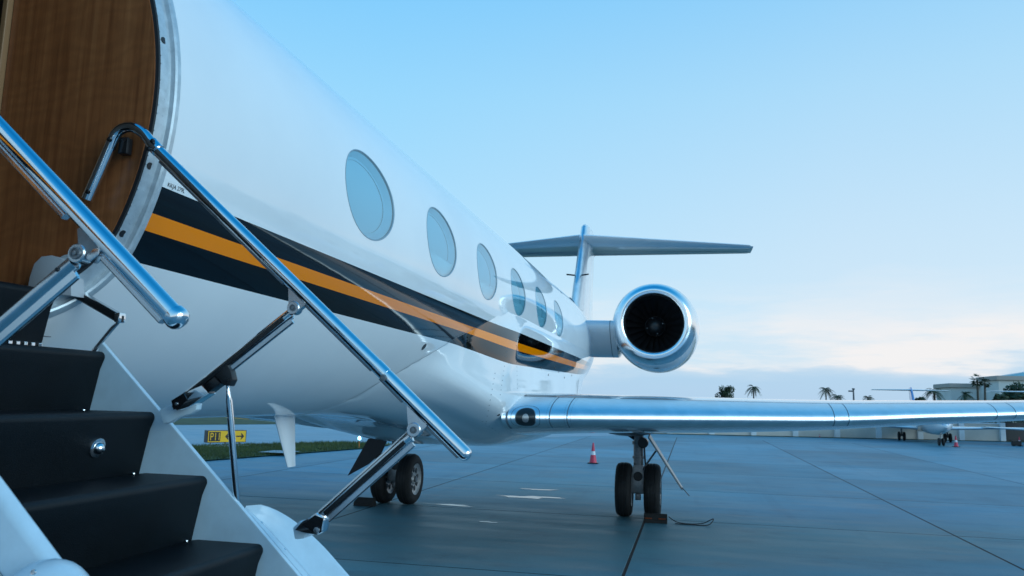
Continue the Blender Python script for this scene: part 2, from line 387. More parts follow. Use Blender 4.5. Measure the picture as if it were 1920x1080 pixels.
for c in cols:
    for r_ in rows:
        x = -.72 + SL * c; y = 13.2 + SL * r_; g_ = .019
        if slab_me is None:
            w = SL - 2 * g_; b = .002
            V = [(0, 0, -.006), (w, 0, -.006), (w, w, -.006), (0, w, -.006), (0, 0, -b), (w, 0, -b), (w, w, -b), (0, w, -b), (b, b, 0), (w - b, b, 0), (w - b, w - b, 0), (b, w - b, 0)]
            F = [(8, 9, 10, 11)] + [(i + 4, (i + 1) % 4 + 4, (i + 1) % 4 + 8, i + 8) for i in range(4)] + [(i, (i + 1) % 4, (i + 1) % 4 + 4, i + 4) for i in range(4)]
            o = MB().add(V, F).build('concrete_slab', M['apron'], smooth=0); slab_me = o.data
        else:
            o = bpy.data.objects.new('concrete_slab', slab_me); COL.objects.link(o)
        o.location = (x + g_, y + g_, 0); o.parent = apron

# taxiway, verge and field on the far side of the apron
E0 = px(370, 866, 'Z', 0); E1 = px(690, 841, 'Z', 0); G0 = px(450, 835, 'Z', 0); G1 = px(640, 830, 'Z', 0)
def ext(a, b, t): return (a.x + (b.x - a.x) * t, a.y + (b.y - a.y) * t)
tip = (-11.25, 29.0)
west = tag(sheet('pavement', [(-10.2, -60), (-10.2, 70), (-60, 70), (-60, -60)], -.004, M['apron']), kind='structure')
n0, n1 = ext(E0, E1, -3.0), ext(E0, E1, 1.0); f0, f1 = ext(G0, G1, -3.5), ext(G0, G1, 1.02)
verge_poly = [n0, n1, tip, f1, f0]
verge = tag(sheet('verge', verge_poly, .03, M['grassground']), kind='structure')
T0 = px(400, 797, 'Z', 0)
td = Vector(((G1 - G0).x, (G1 - G0).y)).normalized()
def along(p, t): return (p[0] + td.x * t, p[1] + td.y * t)
taxi = tag(sheet('taxiway', [along(f0, -40), along(f1, 60), along((T0.x + 4, T0.y + 8), 70), along((T0.x, T0.y), -90)], .004, M['taxi']), kind='structure')
field = tag(sheet('grass_field', [along((T0.x, T0.y), -90), along((T0.x + 4, T0.y + 8), 70), along((-80, 260), 60), (-300, 200), (-300, -60)], .02, M['grassground']), kind='structure')

def inside(p, poly):
    c = False; j = len(poly) - 1
    for i in range(len(poly)):
        if (poly[i][1] > p[1]) != (poly[j][1] > p[1]) and p[0] < (poly[j][0] - poly[i][0]) * (p[1] - poly[i][1]) / (poly[j][1] - poly[i][1]) + poly[i][0]: c = not c
        j = i
    return c
def blades(name, poly, n, h, z, bbox):
    b = MB(); k = 0; rr = random.Random(3)
    while k < n:
        p = (rr.uniform(bbox[0], bbox[1]), rr.uniform(bbox[2], bbox[3]))
        if not inside(p, poly): continue
        k += 1; a = rr.uniform(0, 6.28); w = .012; hh = h * rr.uniform(.5, 1.3); lx, ly = rr.uniform(-.04, .04), rr.uniform(-.04, .04)
        dx, dy = math.cos(a) * w, math.sin(a) * w
        b.add([(p[0] - dx, p[1] - dy, z), (p[0] + dx, p[1] + dy, z), (p[0] + lx, p[1] + ly, z + hh)], [(0, 1, 2)])
    o = b.build(name, M['grassblade'], smooth=0, fix=False); return o
gr = blades('grass', verge_poly, 26000, .09, .03, (-20, -10.5, 10, 32))
tag(gr, 'short green grass on the narrow verge beside the taxiway', 'grass', kind='stuff')

# puddles left on the slabs
def puddle(cx, cy, rx, ry, label, seed):
    rr = random.Random(seed); c = px(cx, cy, 'Z', 0); k = 90; ph = [rr.uniform(0, 6.28) for _ in range(4)]
    P = []
    for i in range(k):
        a = 2 * math.pi * i / k; q = 1 + .25 * math.sin(2 * a + ph[0]) + .18 * math.sin(3 * a + ph[1]) + .14 * math.sin(5 * a + ph[2]) + .12 * math.sin(9 * a + ph[3]) + .08 * math.sin(14 * a + ph[1])
        P.append((c.x + rx * q * math.cos(a), c.y + ry * q * math.sin(a) + .25 * rx * math.sin(a * 2 + ph[3]) * .2, .003))
    return tag(MB().add(P, [tuple(range(k))]).build('puddle', M['water'], smooth=0), label, 'puddle')
puddle(1012, 918, .30, .10, 'thin puddle between the wheels under the belly, farther of two', 1)
puddle(990, 932, .55, .16, 'long bright puddle on the concrete between the two main wheels', 2)
puddle(845, 947, .40, .07, 'narrow puddle beside the spoked wheel of the far gear', 5)
puddle(914, 979, .13, .04, 'tiny puddle on the bare slab below the belly', 9)

# ------------------------------------------------------------------ business jet
jet = empty('business_jet', (FX, 13.4, 0), 'white business jet with black and gold stripe, airstair lowered', 'airplane')

FS = dict(y=[-2.65, -2.45, -2.0, -1.3, -.5, .3, 1.0, 12.9, 14.2, 15.4, 16.6, 18, 20, 22, 24.2],
          w=[.03, .28, .56, .82, 1.02, 1.14, 1.195, 1.195, 1.18, 1.13, 1.03, .85, .56, .32, .08],
          h=[.03, .24, .50, .78, 1.01, 1.14, 1.195, 1.195, 1.18, 1.14, 1.06, .91, .66, .42, .12],
          c=[2.40, 2.41, 2.46, 2.58, 2.74, 2.85, FZ, FZ, 2.905, 2.945, 3.01, 3.13, 3.33, 3.50, 3.62])
def fus(y): return hermite(FS['y'], FS['w'], y), hermite(FS['y'], FS['h'], y), hermite(FS['y'], FS['c'], y)
ys = sorted(set([-2.65, -2.6, -2.53] + [round(-2.45 + .15 * i, 3) for i in range(24)] + [1.2 + .4 * i for i in range(30)] + [round(13 + .25 * i, 3) for i in range(46)]))
SEG = 144
secs = []
for y in ys:
    w, h, c = fus(y)
    secs.append([(FX + w * math.cos(2 * math.pi * k / SEG), y, c + h * math.sin(2 * math.pi * k / SEG)) for k in range(SEG)])
fuselage = MB().loft(secs).build('fuselage', [M['paint'], M['interior']], jet, smooth=0)

def rounded(cy, cz, hy, hz, r, n=14):
    P = []
    for sx_, sz_, a0 in ((1, -1, -90), (1, 1, 0), (-1, 1, 90), (-1, -1, 180)):
        for i in range(n + 1):
            a = rad(a0 + 90 * i / n); P.append((cy + sx_ * (hy - r) + r * math.cos(a), cz + sz_ * (hz - r) + r * math.sin(a)))
    # even spacing along the straight sides too
    Q = []
    for i in range(len(P)):
        a, b = P[i], P[(i + 1) % len(P)]; L = math.dist(a, b); k = max(1, int(L / .06))
        Q += [(a[0] + (b[0] - a[0]) * j / k, a[1] + (b[1] - a[1]) * j / k) for j in range(k)]
    return Q
DCY, DCZ, DHY, DHZ, DR = 1.895, 2.96, .460, .905, .30
W_PHI, W_Y1, W_P = .1042, 4.1306, 1.351
cut = MB()
cut.loft([[(-3.55, y, z) for y, z in rounded(DCY, DCZ, DHY, DHZ, DR)], [(-1.2, y, z) for y, z in rounded(DCY, DCZ, DHY, DHZ, DR)]])
WA, WB = .362, .262            # window half length and half height
def win_pt(i, a, k, r):
    """point on window i: polar angle a, scale k, radius r from the fuselage axis"""
    y = W_Y1 + i * W_P + WA * k * math.cos(a); ph = W_PHI + WB * k * math.sin(a) / FR
    return Vector((FX + r * math.cos(ph), y, FZ + r * math.sin(ph)))
NW = 56
for i in range(6):
    cut.loft([[win_pt(i, 2 * math.pi * k / NW, .86, FR - .075) for k in range(NW)], [win_pt(i, 2 * math.pi * k / NW, 1.0, FR - .004) for k in range(NW)], [win_pt(i, 2 * math.pi * k / NW, 1.0, FR + .05) for k in range(NW)]])
cutter = cut.build('cutter', M['interior'], smooth=0)
md = fuselage.modifiers.new('cut', 'BOOLEAN'); md.operation = 'DIFFERENCE'; md.solver = 'EXACT'; md.object = cutter
bpy.context.view_layer.update()
me2 = bpy.data.meshes.new_from_object(fuselage.evaluated_get(bpy.context.evaluated_depsgraph_get()))
fuselage.modifiers.clear(); fuselage.data = me2; me2.name = 'fuselage'; bpy.data.objects.remove(cutter)
# exact normals for the skin so that the cut leaves no shading marks in the gloss
def fus_normal(p):
    w, h, c = fus(p[1]); e = .02; w1, h1, c1 = fus(p[1] + e); w0, h0, c0 = fus(p[1] - e)
    def Fv(w, h, c): return ((p[0] - FX) / w) ** 2 + ((p[2] - c) / h) ** 2
    g = Vector((2 * (p[0] - FX) / w ** 2, (Fv(w1, h1, c1) - Fv(w0, h0, c0)) / (2 * e), 2 * (p[2] - c) / h ** 2))
    return g.normalized(), abs(math.sqrt(Fv(w, h, c)) - 1) * w
cache = [fus_normal(v.co) for v in me2.vertices]
me2.shade_smooth(); norms = [None] * len(me2.loops)
for p in me2.polygons:
    on = all(cache[v][1] < .006 for v in p.vertices) and p.normal.dot(cache[p.vertices[0]][0]) > .6
    p.material_index = 0 if on else 1
    for li in p.loop_indices:
        norms[li] = cache[me2.loops[li].vertex_index][0] if on else p.normal.copy()
me2.normals_split_custom_set(norms)

# cabin windows
for i in range(6):
    b = MB(); rings = [(1.0, FR - .006), (1.0, FR + .0015), (.985, FR + .002), (.972, FR - .004)]
    for (k0, r0), (k1, r1) in zip(rings[:-1], rings[1:]):
        V = [win_pt(i, 2 * math.pi * k / NW, k0, r0) for k in range(NW)] + [win_pt(i, 2 * math.pi * k / NW, k1, r1) for k in range(NW)]
        b.add(V, [(k, (k + 1) % NW, NW + (k + 1) % NW, NW + k) for k in range(NW)])
    wf = b.build('window', M['winrim'], jet)
    def disc(sc, r, rings=8):
        q = MB(); V = [win_pt(i, 0, 0, r)]; F = []
        for j in range(1, rings + 1): V += [win_pt(i, 2 * math.pi * k / NW, sc * j / rings, r) for k in range(NW)]
        for k in range(NW): F.append((0, 1 + k, 1 + (k + 1) % NW))
        for j in range(rings - 1):
            o = 1 + j * NW; F += [(o + k, o + NW + k, o + NW + (k + 1) % NW, o + (k + 1) % NW) for k in range(NW)]
        return q.add(V, F)
    disc(.972, FR - .003).build('pane', M['glass'], wf, fix=False)
    disc(.835, FR - .055).build('window_shade', M['shade'], wf)
    b = MB()
    for (k0, r0), (k1, r1) in (((.975, FR - .012), (.90, FR - .05)), ((.90, FR - .05), (.835, FR - .052))):
        V = [win_pt(i, 2 * math.pi * k / NW, k0, r0) for k in range(NW)] + [win_pt(i, 2 * math.pi * k / NW, k1, r1) for k in range(NW)]
        b.add(V, [(k, (k + 1) % NW, NW + (k + 1) % NW, NW + k) for k in range(NW)])
    b.build('reveal', M['reveal'], wf)

# door frame with its seal
def door_loop(ins, dr):
    P = []
    for y, z in rounded(DCY, DCZ, DHY, DHZ, DR):
        # inset about the door centre
        sy_, sz_ = (DHY - ins) / DHY, (DHZ - ins) / DHZ
        yy = DCY + (y - DCY) * sy_; zz = DCZ + (z - DCZ) * sz_
        R_ = FR + dr; dz = max(-R_ + .01, min(R_ - .01, zz - FZ)); P.append(Vector((FX + math.sqrt(max(R_ * R_ - dz * dz, .02)), yy, zz)))
    return P
def ring_strip(name, loops, m, parent, smooth=30):
    b = MB(); k = len(loops[0]); V = [p for l in loops for p in l]
    F = [(i * k + j, i * k + (j + 1) % k, (i + 1) * k + (j + 1) % k, (i + 1) * k + j) for i in range(len(loops) - 1) for j in range(k)]
    return b.add(V, F).build(name, m, parent, smooth=smooth)
frame = ring_strip('door_frame', [door_loop(-.004, -.05), door_loop(-.004, .003), door_loop(.0, .006), door_loop(.018, .006), door_loop(.024, .0), door_loop(.027, -.016), door_loop(.042, -.018), door_loop(.045, -.014), door_loop(.088, -.022), door_loop(.090, -.045)], M['frame'], jet)
ring_strip('door_seal', [door_loop(.086, -.021), door_loop(.089, -.012), door_loop(.096, -.014), door_loop(.098, -.034)], M['seal'], frame)
# latch holes and rivets along the aft side of the frame
def frame_pt(phi_deg, ins, dr):
    R_ = FR + dr; ph = rad(phi_deg); return Vector((FX + R_ * math.cos(ph), DCY + DHY - ins, FZ + R_ * math.sin(ph)))
def disc_on(b, c, n, r, h=.002, seg=14):
    n = Vector(n).normalized(); b.lathe([(0, 1e-4), (0, r), (-h, r * 1.02)][::-1], Vector(c) + n * h, n, seg); return b
for ph, ins in ((10.2, .060), (-12.6, .060), (-25.0, .062), (24, .060)):
    disc_on(MB(), frame_pt(ph, ins, -.019), (math.cos(rad(ph)), 0, math.sin(rad(ph))), .013, .003).build('latch_hole', M['black'], frame)
b = MB()
for k in range(46):
    ph = -32 + k * 1.5
    for ins in (.052, .081):
        if (k + int(ins * 1000)) % 3 == 0: continue
        c = frame_pt(ph, ins, -.0165); b.lathe([(-.002, .0035), (.0012, .0028), (.0018, .0005)], c, (math.cos(rad(ph)), 0, math.sin(rad(ph))), 8)
tag(b.build('rivet', M['frame'], frame), kind='stuff')

# vestibule: wood bulkhead, edge trim, floor
zz_ = [2.17 + 1.62 * k / 40 for k in range(41)]
bulk = MB().prism([(-2.46, 2.17)] + [(FX + math.sqrt((FR - .027) ** 2 - min(abs(z - FZ), 1.0) ** 2), z) for z in zz_] + [(-2.46, 3.79)], 2.2545, 2.285).build('bulkhead_panel', M['wood'], jet, smooth=0)
MB().box((-2.475, 2.255, 3.0), (.022, .05, 1.66)).build('edge_trim', mat('oak_edge', (.30, .16, .075), .4), bulk, smooth=0, bevel=.004)
MB().box((-3.0, 2.30, 3.0), (1.0, .03, 1.66)).build('bulkhead_panel', mat('dark_veneer', (.05, .025, .014), .4), jet, smooth=0)
MB().box((-2.80, 1.86, 2.10), (1.28, .84, .14)).build('cabin_floor', M['tread'], jet, smooth=0)
# pale actuator cover beside the bulkhead
P0 = [px(*q, 'Y', 2.20) for q in ((57, 548), (62, 520), (70, 496), (84, 482), (102, 480), (120, 486), (138, 496), (140, 556))]
b = MB(); b.loft([[(p.x, 2.185, p.z) for p in P0], [(p.x, 2.245, p.z) for p in P0]]); b.build('actuator_cover', M['grey_plastic'], jet, bevel=.004)
c = px(128, 505, 'Y', 2.235); MB().lathe([(0, .001), (0, .05), (.02, .054), (.04, .05)], (c.x, 2.225, c.z), (0, 1, 0), 28).build('hinge_disc', M['frame'], jet)
# registration lettering above the stripe
tv, tf = text_mesh('KKJA 279L', .022)
b = MB(); y0 = 2.385; ph0 = rad(-14.75)
b.add([(FX + (FR + .0015) * math.cos(ph0 + y / FR), y0 + x, FZ + (FR + .0015) * math.sin(ph0 + y / FR)) for x, y, z in tv], tf)
b.build('lettering', M['black'], jet, smooth=0)
# drain hole in the skin
ph = rad(-33); disc_on(MB(), (FX + FR * math.cos(ph), 5.687, FZ + FR * math.sin(ph)), (math.cos(ph), 0, math.sin(ph)), .028, .003, 20).build('drain_port', M['darkmetal'], jet)

# wing to body fairing
SEAM_PH = [-90, -69, -52, -40, -27, -17, -8, 0]; SEAM_Y = [5.30, 5.34, 5.42, 5.72, 6.24, 6.87, 7.6, 8.4]
def full_r(ph, zb):
    """distance from the fuselage axis to the full fairing outline (superellipse round z = 1.92)"""
    ca, sa = math.cos(ph), math.sin(ph); best = 0
    for k in range(240):
        r_ = .9 + k * .005; x = abs(r_ * ca) / 1.272; dz = FZ + r_ * sa - 2.0
        n_ = 2.9 if dz < 0 else 4; hz = (2.0 - zb) if dz < 0 else 1.1
        if x ** n_ + (abs(dz) / hz) ** n_ <= 1: best = r_
    return best
def fairing_sec(y, m=97):
    zb = hermite([4.7, 6, 7.5, 9, 13, 15, 18], [1.60, 1.50, 1.37, 1.28, 1.26, 1.42, 1.7], y)
    w_, h_, c_ = fus(y); P = []
    for k in range(m):
        a = -180 + 180 * k / (m - 1); am = a if a >= -90 else -180 - a; ph = rad(a)
        ys_ = np.interp(am, SEAM_PH, SEAM_Y); L_ = np.interp(am, [-90, -58, -42, -20, 0], [5.4, 3.6, 1.9, 1.2, 1.0])
        q = min(1, max(0, (y - ys_) / L_)); s_ = q * q * (3 - 2 * q)
        qe = min(1, max(0, (15.8 - y) / 3.9)); s_ *= qe * qe * (3 - 2 * qe)
        rl = 1 / math.sqrt((math.cos(ph) / w_) ** 2 + (math.sin(ph) / h_) ** 2)
        r_ = rl + max(0, full_r(ph, zb) - FR) * s_ + (.003 if s_ > 0 and full_r(ph, zb) > FR else -.012)
        P.append((FX + r_ * math.cos(ph), y, c_ + r_ * math.sin(ph)))
    return P
fair = MB().loft([fairing_sec(y) for y in np.linspace(5.0, 17.2, 100)], closed=False, caps=False).build('belly_fairing', M['paint'], jet, smooth=75)
V = []
for a in np.linspace(-96, -14, 60):
    am = a if a >= -90 else -180 - a; y = float(np.interp(am, SEAM_PH, SEAM_Y))
    for d in (-.004, .004): V.append((FX + (FR + .004) * math.cos(rad(a)), y + d, FZ + (FR + .004) * math.sin(rad(a))))
MB().add(V, [(2 * i, 2 * i + 1, 2 * i + 3, 2 * i + 2) for i in range(59)]).build('panel_seam', M['seam'], fair)
# screw heads and port on the fairing ahead of the wing root
def ray_hit(o, x, y):
    d = (FW + RT * ((x - 960) / F_PX) + UP * ((540 - y) / F_PX)).normalized(); inv = world_of(o).inverted()
    ok, loc, nor, _ = o.ray_cast(inv @ Vector((0, 0, CAM_H)), d); return (loc, nor) if ok else (None, None)
bpy.context.view_layer.update()
b = MB()
for (xa, ya), (xb, yb), k in (((968, 640), (970, 728), 12), ((950, 660), (938, 740), 10), ((928, 700), (912, 790), 10), ((905, 790), (935, 812), 6)):
    for j in range(k):
        l, n = ray_hit(fair, xa + (xb - xa) * j / (k - 1), ya + (yb - ya) * j / (k - 1))
        if l: b.lathe([(-.001, .006), (.0015, .005), (.002, .0005)], l, n, 8)
tag(b.build('screw_head', M['seam'], fair), kind='stuff')
l, n = ray_hit(fair, 935, 778)
if l: disc_on(MB(), l, n, .017, .003, 18).build('vent_port', M['black'], fair)

for q in ((1014, 690), (1028, 703), (1047, 697), (1058, 708), (1040, 690), (1072, 704)):
    l, n = ray_hit(fair, *q)
    if l: disc_on(MB(), l, n, .013, .003, 12).build('drain_port', M['darkmetal'], fair)

# wings -------------------------------------------------
def g_af(c): return (2.969 * math.sqrt(c) - 1.26 * c - 3.516 * c * c + 2.843 * c ** 3 - 1.015 * c ** 4)
WX = [-2.0, -1.75, .60, 1.6, 2.83, 4.08, 6, 8.86]
def wing_pt(X, t, off=0):
    zl = hermite(WX, [1.672, 1.675, 1.700, 1.712, 1.770, 1.825, 1.95, 2.13], X)
    hu = hermite(WX, [.30, .295, .26, .25, .215, .19, .14, .08], X); hl = hermite(WX, [.22, .205, .165, .135, .115, .10, .08, .05], X)
    ch = hermite(WX, [6.9, 6.7, 5.0, 4.4, 3.8, 3.3, 2.6, 1.65], X); yl = 7.55 + (X + 1.75) * math.tan(rad(31))
    c = min(t * t, 1); z = (hu if t >= 0 else -hl) * g_af(c)
    return Vector((X, yl + c * ch, zl + z - .012 * c * ch))
def wing_n(X, t):
    e = 1e-3; du = wing_pt(X, t + e) - wing_pt(X, t - e); dx = wing_pt(X + .01, t) - wing_pt(X - .01, t)
    n = dx.cross(du).normalized(); return n if n.y < 0 or abs(t) > .3 else -n
TU, TLo = .31, -.19                 # where the polished leading edge skin ends, above and below
ts = sorted(set(list(np.linspace(-1, TLo, 15)) + list(np.linspace(TLo, TU, 41)) + list(np.linspace(TU, 1, 19))))
Xs = list(np.linspace(-1.80, 8.86, 64))
def wing_part(tlist, closed, mirror, off=0):
    S = []
    for X in Xs:
        sec = []
        for t in tlist:
            p = wing_pt(X, t)
            if off: p = p + Vector((0, -off * max(0, 1 - abs(t) * 2.2), off * .35 * np.sign(t)))
            sec.append((2 * FX - p.x if mirror else p.x, p.y, p.z))
        S.append(sec)
    return MB().loft(S, closed=closed, caps=closed)
for mirror in (False, True):
    wing = wing_part([t for t in ts][:-1], True, mirror).build('wing', M['white'], jet, smooth=50)
    le = wing_part([t for t in ts if TLo - 1e-6 <= t <= TU + 1e-6], False, mirror, .006).build('leading_edge', M['slat'], wing, smooth=60)
    # winglet
    b = MB(); S = []
    for k in range(8):
        q = k / 7; p = wing_pt(8.86, 0); base = Vector((8.84 + .35 * q, p.y + .25 + 1.15 * q, p.z + 1.35 * q)); ch = 1.35 * (1 - .55 * q)
        S.append([((2 * FX - base.x - dx_ * .05) if mirror else base.x + dx_ * .05, base.y + cc * ch, base.z) for cc, dx_ in ((0, 0), (.15, 1), (.5, .8), (1, 0), (.5, -.8), (.15, -1))])
    b.loft(S).build('winglet', M['white'], wing)
    if mirror: continue
    def sp(X, t, off):
        n = wing_n(X, t); 
        if n.y > 0 and abs(t) < .25: n = -n
        p = wing_pt(X, t); p = p + Vector((0, -.006 * max(0, 1 - abs(t) * 2.2), .006 * .35 * np.sign(t)))
        if abs(t) >= .25 and n.z * t < 0: n = -n
        return p + n * off
    def chord_seam(X, t0, t1, w=.005, off=.0015, k=40, skew=0):
        b = MB(); V = []
        for i in range(k + 1):
            t = t0 + (t1 - t0) * i / k; V += [sp(X - w, t, off), sp(X + w, t, off)]
        return b.add(V, [(2 * i, 2 * i + 1, 2 * i + 3, 2 * i + 2) for i in range(k)])
    for X in (-1.755, -1.371, -1.208, 1.604, 1.776, 3.70, 3.966):
        chord_seam(X, TLo + .005, TU - .004, .009 if X < -1.7 else .0045).build('panel_seam', M['seam'], le)
    def span_seam(t, X0_, X1_, w, off=.003, k=60):
        V = []
        for i in range(k + 1):
            X = X0_ + (X1_ - X0_) * i / k; V += [sp(X, t - w, off), sp(X, t + w, off)]
        return MB().add(V, [(2 * i, 2 * i + 1, 2 * i + 3, 2 * i + 2) for i in range(k)])
    span_seam(TU - .002, -1.76, 8.5, .003, .005).build('panel_seam', M['seam'], le)
    span_seam(TU + .012, -1.76, -.85, .010, .008, 20).build('root_step', mat('root_sealant', (.03, .07, .10), .4), wing)
    # rivet rows beside the seams
    b = MB()
    for X in (-1.40, -1.235, -1.175):
        for k in range(22):
            t = TLo + .02 + (TU - TLo - .04) * k / 21; b.lathe([(-.0005, .0032), (.001, .0024), (.0012, .0004)], sp(X, t, .001), wing_n(X, t), 6)
    tag(b.build('rivet', M['seam'], le), kind='stuff')
    # landing light: lens, bulb and two rings, laid on the curved leading edge
    arc = [(-.19 + .42 * i / 160) for i in range(161)]; cum = [0]
    for a_, b_ in zip(arc[:-1], arc[1:]): cum.append(cum[-1] + (wing_pt(-1.588, b_) - wing_pt(-1.588, a_)).length)
    mid = np.interp(0, arc, cum)
    def lpt(u, v, off, cx=-1.588, ct=-.004):   # u across the span, v along the profile (metres)
        t = float(np.interp(v + mid + np.interp(ct, arc, cum) - mid, cum, arc)); return sp(cx + u * .86, t, off)
    def patch(r, off, rings=6, seg=36, jag=None):
        V = [lpt(0, 0, off)]; F = []
        for j in range(1, rings + 1):
            for k in range(seg):
                a = 2 * math.pi * k / seg; q = r * j / rings; V.append(lpt(q * math.cos(a), 1.32 * q * math.sin(a), off))
        for k in range(seg): F.append((0, 1 + k, 1 + (k + 1) % seg))
        for j in range(rings - 1):
            o = 1 + j * seg; F += [(o + k, o + seg + k, o + seg + (k + 1) % seg, o + (k + 1) % seg) for k in range(seg)]
        return MB().add(V, F)
    def annulus(r0, r1, off, seg=44):
        V = [lpt(r * math.cos(2 * math.pi * k / seg), 1.32 * r * math.sin(2 * math.pi * k / seg), off) for r in (r0, r1) for k in range(seg)]
        return MB().add(V, [(k, (k + 1) % seg, seg + (k + 1) % seg, seg + k) for k in range(seg)])
    ll = patch(.104, .003).build('landing_light', M['lens'], wing)
    patch(.034, .0045, 3, 24).build('bulb_reflector', M['steel'], ll)
    annulus(.101, .108, .0045).build('bezel', M['seam'], ll)
    annulus(.150, .154, .0025).build('bezel', M['seam'], ll)
    # flap hinge fairing and gear well trim under the wing
    b = MB(); b.loft([[(-.95 + .42 * w_ * math.cos(a), 11.2 + q * 3.6, 1.44 - .03 * q + .10 * w_ * math.sin(a)) for a in [2 * math.pi * k / 16 for k in range(16)]] for q, w_ in ((0, .05), (.15, .6), (.4, 1), (.75, .9), (1, .1))])
    b.build('gear_well_fairing', M['darkmetal'], wing)

# engines -----------------------------------------------
EX, EY, EZ = -.628, 14.2, 3.295
def nacelle(cx):
    prof = [(.30, .752), (.5, .785), (.9, .815), (1.5, .832), (2.3, .82), (3.2, .745), (4.1, .62), (4.4, .56), (4.4, .50), (3.6, .48)]
    e = MB().lathe(prof, (cx, EY, EZ), (0, 1, 0), 96).build('engine_nacelle', M['white'], jet, smooth=40)
    lip = [(.16, .518), (.07, .525), (.02, .550), (0, .588), (.012, .628), (.05, .668), (.12, .708), (.22, .738), (.302, .753)]
    MB().lathe(lip, (cx, EY, EZ), (0, 1, 0), 96).build('inlet_lip', M['satin'], e, smooth=60)
    MB().lathe([(.16, .518), (.35, .520), (.6, .540), (1.0, .57), (1.0, .02)], (cx, EY, EZ), (0, 1, 0), 64).build('inlet_duct', M['duct'], e)
    sp_ = MB().lathe([(.56, .001), (.565, .05), (.61, .13), (.69, .18), (.80, .197), (.98, .20)], (cx, EY, EZ), (0, 1, 0), 40).build('spinner', M['duct'], e)
    b = MB()
    for k in range(26):
        a = 2 * math.pi * k / 26; b.lathe([(-.004, .0055), (.0, .0045), (.0005, .0005)], (cx + .183 * math.cos(a), EY + .70, EZ + .183 * math.sin(a)), (0, -1, 0), 6)
    for k in range(4):
        a = 2 * math.pi * k / 4 + .3; b.lathe([(-.004, .012), (.004, .009), (.005, .0005)], (cx + .15 * math.cos(a), EY + .632, EZ + .15 * math.sin(a)), (0, -1, 0), 8)
    tag(b.build('spinner_bolt', M['steel'], e), kind='stuff')
    bl = None
    for k in range(22):
        if bl is None:
            S = []
            for j in range(6):
                q = j / 5; r = .19 + .365 * q; tw = rad(30 + 32 * q); ch = .062 + .045 * q
                S.append([(u * ch * math.sin(tw) + v * math.cos(tw), u * ch * math.cos(tw) - v * math.sin(tw), r) for u, v in ((-1, 0), (0, .006), (1, 0), (0, -.006))])
            o = MB().loft(S).build('fan_blade', M['fan'], e); bl = o.data
        else: o = bpy.data.objects.new('fan_blade', bl); COL.objects.link(o); adopt(o, e)
        o.location = (cx, EY + .86, EZ); o.rotation_euler = (0, 2 * math.pi * k / 22, 0)
    # small drain at the bottom of the cowl
    a = rad(-90); disc_on(MB(), (cx + .02, EY + .62, EZ - .792), (0, -.10, -1), .05, .004, 20).build('cowl_vent', M['black'], e)
    # pylon
    s_ = 1 if cx > FX else -1; S = []
    for q in np.linspace(0, 1, 9):
        x = cx - s_ * (.74 + .80 * q); z = 3.26 - .02 * q; yl = EY + .62 - .10 * q; ch = 3.1
        S.append([(x, yl + c_ * ch, z + t_ + .02 * q) for c_, t_ in ((0, .02), (.004, .07), (.014, .115), (.04, .145), (.10, .165), (.5, .15), (1, .03), (.9, -.12), (.6, -.36), (.36, -.50), (.26, -.525), (.17, -.47), (.08, -.27), (.03, -.12), (.006, -.03))])
    py = MB().loft(S).build('pylon', M['white'], jet, smooth=50)
    V = []
    for i, p in enumerate(S[1]): V.append((p[0], p[1] - .002, p[2] * 1.0 + (.002 if p[2] > 3.26 else -.002)))
    V2 = [(x - s_ * .012, y, z) for x, y, z in V]; k = len(V)
    MB().add(V + V2, [(i, (i + 1) % k, k + (i + 1) % k, k + i) for i in range(k)]).build('panel_seam', M['seam'], py)
    return e
nacelle(EX); nacelle(2 * FX - EX)

# tail --------------------------------------------------
def foil(le, chord, thick, normal, k=12):
    """symmetric section: le point, chord along +Y, thickness along normal"""
    le = Vector(le); n = Vector(normal); cs = [(1 - math.cos(math.pi * i / k)) / 2 for i in range(k + 1)]
    up = [le + Vector((0, c * chord, 0)) + n * (thick / 2 * max(g_af(c), 0)) for c in cs]
    lo = [le + Vector((0, c * chord, 0)) - n * (thick / 2 * max(g_af(c), 0)) for c in cs[1:-1]]
    return up + lo[::-1]
def fin_le(z): return 20.62 + (z - 4.645) * (22.36 - 20.62) / (7.05 - 4.645)
S = [foil((FX, fin_le(z), z), hermite([3.5, 4.6, 6.0, 7.0], [5.4, 4.0, 3.1, 2.5], z), hermite([3.5, 7.0], [.44, .30], z), (1, 0, 0)) for z in np.linspace(3.5, 6.98, 16)]
S += [foil((FX, fin_le(z) + d, z), 2.5 - d * 2, t_, (1, 0, 0)) for z, d, t_ in ((7.04, .06, .22), (7.075, .16, .08))]
fin = MB().loft(S).build('tail_fin', M['white'], jet, smooth=50)
b = MB(); S = []
for z in np.linspace(4.3, 6.98, 16):
    F_ = foil((FX, fin_le(z) - .004, z), hermite([3.5, 4.6, 6.0, 7.0], [5.4, 4.0, 3.1, 2.5], z), hermite([3.5, 7.0], [.45, .31], z), (1, 0, 0)); kk = len(F_)
    S.append([F_[i] for i in (kk - 3, kk - 2, kk - 1, 0, 1, 2, 3)])
b.loft(S, closed=False, caps=False).build('leading_edge', M['slat'], fin, smooth=70)
